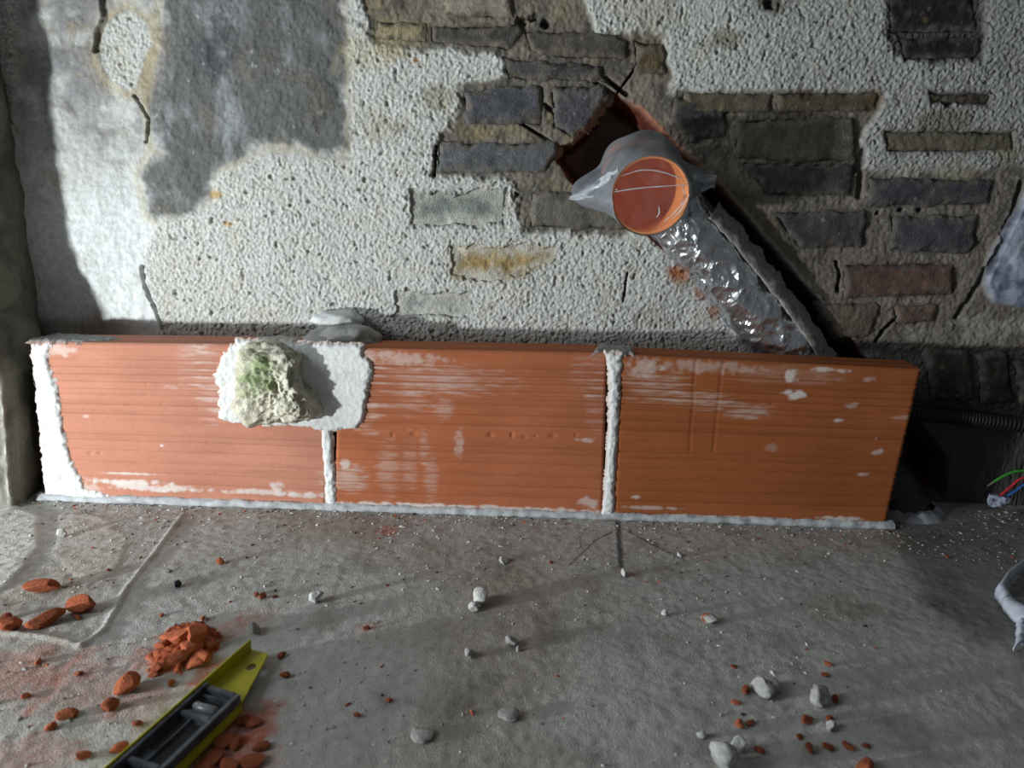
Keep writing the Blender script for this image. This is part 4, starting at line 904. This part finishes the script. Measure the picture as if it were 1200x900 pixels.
lumps = [(0.8152, -0.296, 0.017, 0.014, 0.012, 'white plaster lump on the open floor below the middle board, largest in the middle'), (0.8055, -0.3173, 0.009, 0.008, 0.007, 'small white plaster crumb touching the middle white lump'), (1.1698, -0.4771, 0.017, 0.014, 0.013, 'rough pale mortar lump, the left of two at lower right'), (1.1897, -0.4681, 0.01, 0.01, 0.009, 'small mortar lump stuck beside the larger pale lump at lower right'), (1.234, -0.494, 0.012, 0.015, 0.012, 'oval pale mortar lump, the right of two at lower right'), (0.5771, -0.3089, 0.011, 0.009, 0.009, 'white plaster lump on the floor below the left mortar joint'), (0.8058, -0.4247, 0.01, 0.007, 0.006, 'flat pale pebble below the white lump in the middle'), (0.8609, -0.3971, 0.01, 0.008, 0.008, 'round grey pebble right of the flat pale pebble'), (0.8691, -0.4093, 0.004, 0.004, 0.004, 'tiny pale crumb beside the round grey pebble'), (1.0346, -0.2053, 0.009, 0.006, 0.007, 'white crumb at the tip of the drawn floor mark'), (0.1075, -0.1427, 0.008, 0.006, 0.008, 'bright white crumb on the floor by the left mortar strip'), (0.5134, -0.391, 0.01, 0.009, 0.008, 'grey pebble on the floor beyond the tip of the yellow level'), (0.8594, -0.5359, 0.013, 0.012, 0.004, 'flat dusty grey lump in the lower middle of the floor'), (0.764, -0.5722, 0.016, 0.013, 0.003, 'flat dusty patch of mortar, lower middle left'), (1.0912, -0.6049, 0.017, 0.013, 0.016, 'upright pale lump at the bottom edge, the larger'), (1.1139, -0.5798, 0.008, 0.008, 0.01, 'small pale lump behind the larger one at bottom edge'), (1.2327, -0.5387, 0.008, 0.007, 0.006, 'small pale crumb below the oval mortar lump'), (0.8429, -0.1734, 0.01, 0.007, 0.005, 'rough white crumb on the floor under the middle board'), (1.1354, -0.1345, 0.006, 0.005, 0.006, 'white crumb at the end of the right drawn line'), (0.3614, -0.2822, 0.007, 0.005, 0.005, 'dark pebble on the floor beyond the brick heap'), (0.3978, -0.2113, 0.008, 0.006, 0.005, 'small reddish chip on the floor under the left board'), (1.078, -0.5594, 0.006, 0.005, 0.005, 'small pale crumb at the lower right, left of the upright lump'), (1.0788, -0.3151, 0.006, 0.005, 0.005, 'little pale pebble right of center on the floor'), (0.496, -0.3079, 0.006, 0.006, 0.005, 'little red crumb left of the white plaster lump')]
for i, (fx, fy, sx, sy, sz, lab) in enumerate(lumps):
    t = PALE*(.55 if 'grey' in lab or 'dusty' in lab else .70 if fy < -.42 else .95)
    if 'dark' in lab: t = lin(50, 52, 58)
    if 'reddish' in lab or 'red crumb' in lab: t = RED*.7
    o = rock('plaster_lump' if t[0] > .2 and 'pebble' not in lab else 'pebble', fx, fy, (sx, sy, sz), 140+i, t, 3, 3, rnd.random()*3, .24)
    tag(o, lab, 'rubble', 'mortar lumps and pebbles on the floor')
# loose red crumbs at the lower right and left, all alike
cr = [(1.153, -0.4754, 0.008), (1.1321, -0.4997, 0.005), (1.1259, -0.5381, 0.007), (1.1409, -0.5338, 0.006), (1.2075, -0.5264, 0.009), (1.2374, -0.5215, 0.006), (1.1944, -0.5725, 0.007), (1.2167, -0.5706, 0.008), (1.2413, -0.5662, 0.007), (1.2614, -0.564, 0.005), (1.2736, -0.4172, 0.005), (1.2622, -0.4389, 0.005), (1.1491, -0.4263, 0.005), (1.1381, -0.5774, 0.006), (1.1908, -0.5529, 0.005), (1.2571, -0.4857, 0.006), (0.504, -0.5209, 0.008), (0.4499, -0.5023, 0.006), (0.4438, -0.5742, 0.007), (0.3592, -0.5639, 0.01), (0.3522, -0.5818, 0.007), (0.4427, -0.6128, 0.01), (0.4096, -0.6245, 0.008), (0.2935, -0.5343, 0.006), (0.2697, -0.4711, 0.006), (0.2617, -0.3719, 0.007), (0.1698, -0.3793, 0.009), (0.4222, -0.4876, 0.006), (0.5658, -0.4415, 0.006), (0.5827, -0.4791, 0.007), (0.5137, -0.3051, 0.004), (0.4848, -0.3008, 0.005), (0.4542, -0.3195, 0.003), (0.3733, -0.3583, 0.004), (0.2398, -0.2453, 0.004), (0.3319, -0.4921, 0.005), (0.7163, -0.5179, 0.005), (0.6867, -0.5461, 0.005), (0.6616, -0.3721, 0.005), (0.9189, -0.1709, 0.004), (1.5914, -0.1069, 0.005)]
for i, (fx, fy, s, *_) in enumerate(cr):
    o = rock('brick_crumb', fx, fy, (s*1.2, s*.8, s*.55), 210+i, RED*(.55+.35*rnd.random()), 6, 2, rnd.random()*6, .16)
    tag(o, 'tiny loose red brick crumb scattered on the concrete floor', 'brick crumb', 'scattered tiny red brick crumbs')
# white splinters and sweepings along the foot of the boards, then grit nobody could count
def grit():
    import bmesh
    base_v = np.array([(1, 0, 0), (-1, 0, 0), (0, 1, 0), (0, -1, 0), (0, 0, 1), (0, 0, -1)], float)
    base_f = np.array([(0, 2, 4), (2, 1, 4), (1, 3, 4), (3, 0, 4), (2, 0, 5), (1, 2, 5), (3, 1, 5), (0, 3, 5)])
    g = np.random.RandomState(4); N = 9000
    x = g.uniform(-.1, 1.9, N); y = -.012-.75*g.rand(N)**1.9; y = np.where(x > 1.56, y+.10, y)
    dens = np.clip(.35+1.0*fbm(x, y, .12, 3, 300)+.35*sstep(.9, .2, x)+.5*sstep(-.15, -.02, y), 0, 1)
    k = (g.rand(N) < dens) & ~((x > 1.40) & (y < -.14)) & (np.hypot(x-1.612, y-.094) > .085) & (sdpoly(x, y, [(0.4123, -0.5004), (0.3884, -0.4512), (0.3822, -0.3651), (0.4342, -0.347), (0.4836, -0.4049), (0.4893, -0.4713), (0.458, -0.4978)]) < 0) & (sdpoly(x, y, [(0.5006, -0.3981), (0.56, -0.4412), (0.5654, -0.5663), (0.5331, -0.6493), (0.4451, -0.681), (0.4209, -0.6375)]) < 0); x, y = x[k], y[k]; N = len(x)
    s = .0009+.0027*g.rand(N)**3.5; z = floor_h(x, y)+s*.15
    sc3 = np.stack([s*g.uniform(.8, 1.7, N), s*g.uniform(.6, 1.1, N), s*g.uniform(.4, .9, N)], 1)
    V = base_v[None]*sc3[:, None]*g.uniform(.6, 1.2, (N, 6, 1)); a = g.rand(N)*6.28
    ca, sa = np.cos(a)[:, None], np.sin(a)[:, None]
    V = np.stack([V[..., 0]*ca-V[..., 1]*sa, V[..., 0]*sa+V[..., 1]*ca, V[..., 2]], -1)+np.stack([x, y, z], 1)[:, None]
    F = (base_f[None]+np.arange(N)[:, None, None]*6).reshape(-1, 3)
    pal = np.array([lin(205, 205, 200), lin(170, 165, 155), lin(120, 114, 106), lin(170, 84, 52), lin(60, 58, 56)])
    pick = g.choice(5, N, p=[.34, .34, .20, .06, .06]); t = np.repeat(pal[pick][:, None], 6, 1).reshape(-1, 3)
    o = mesh_obj('floor_grit', V.reshape(-1, 3), F, M_rubble, tint=t, smooth=False)
    tag(o, 'fine pale grit and sweepings strewn over the concrete floor', 'grit', kind='stuff')
grit()
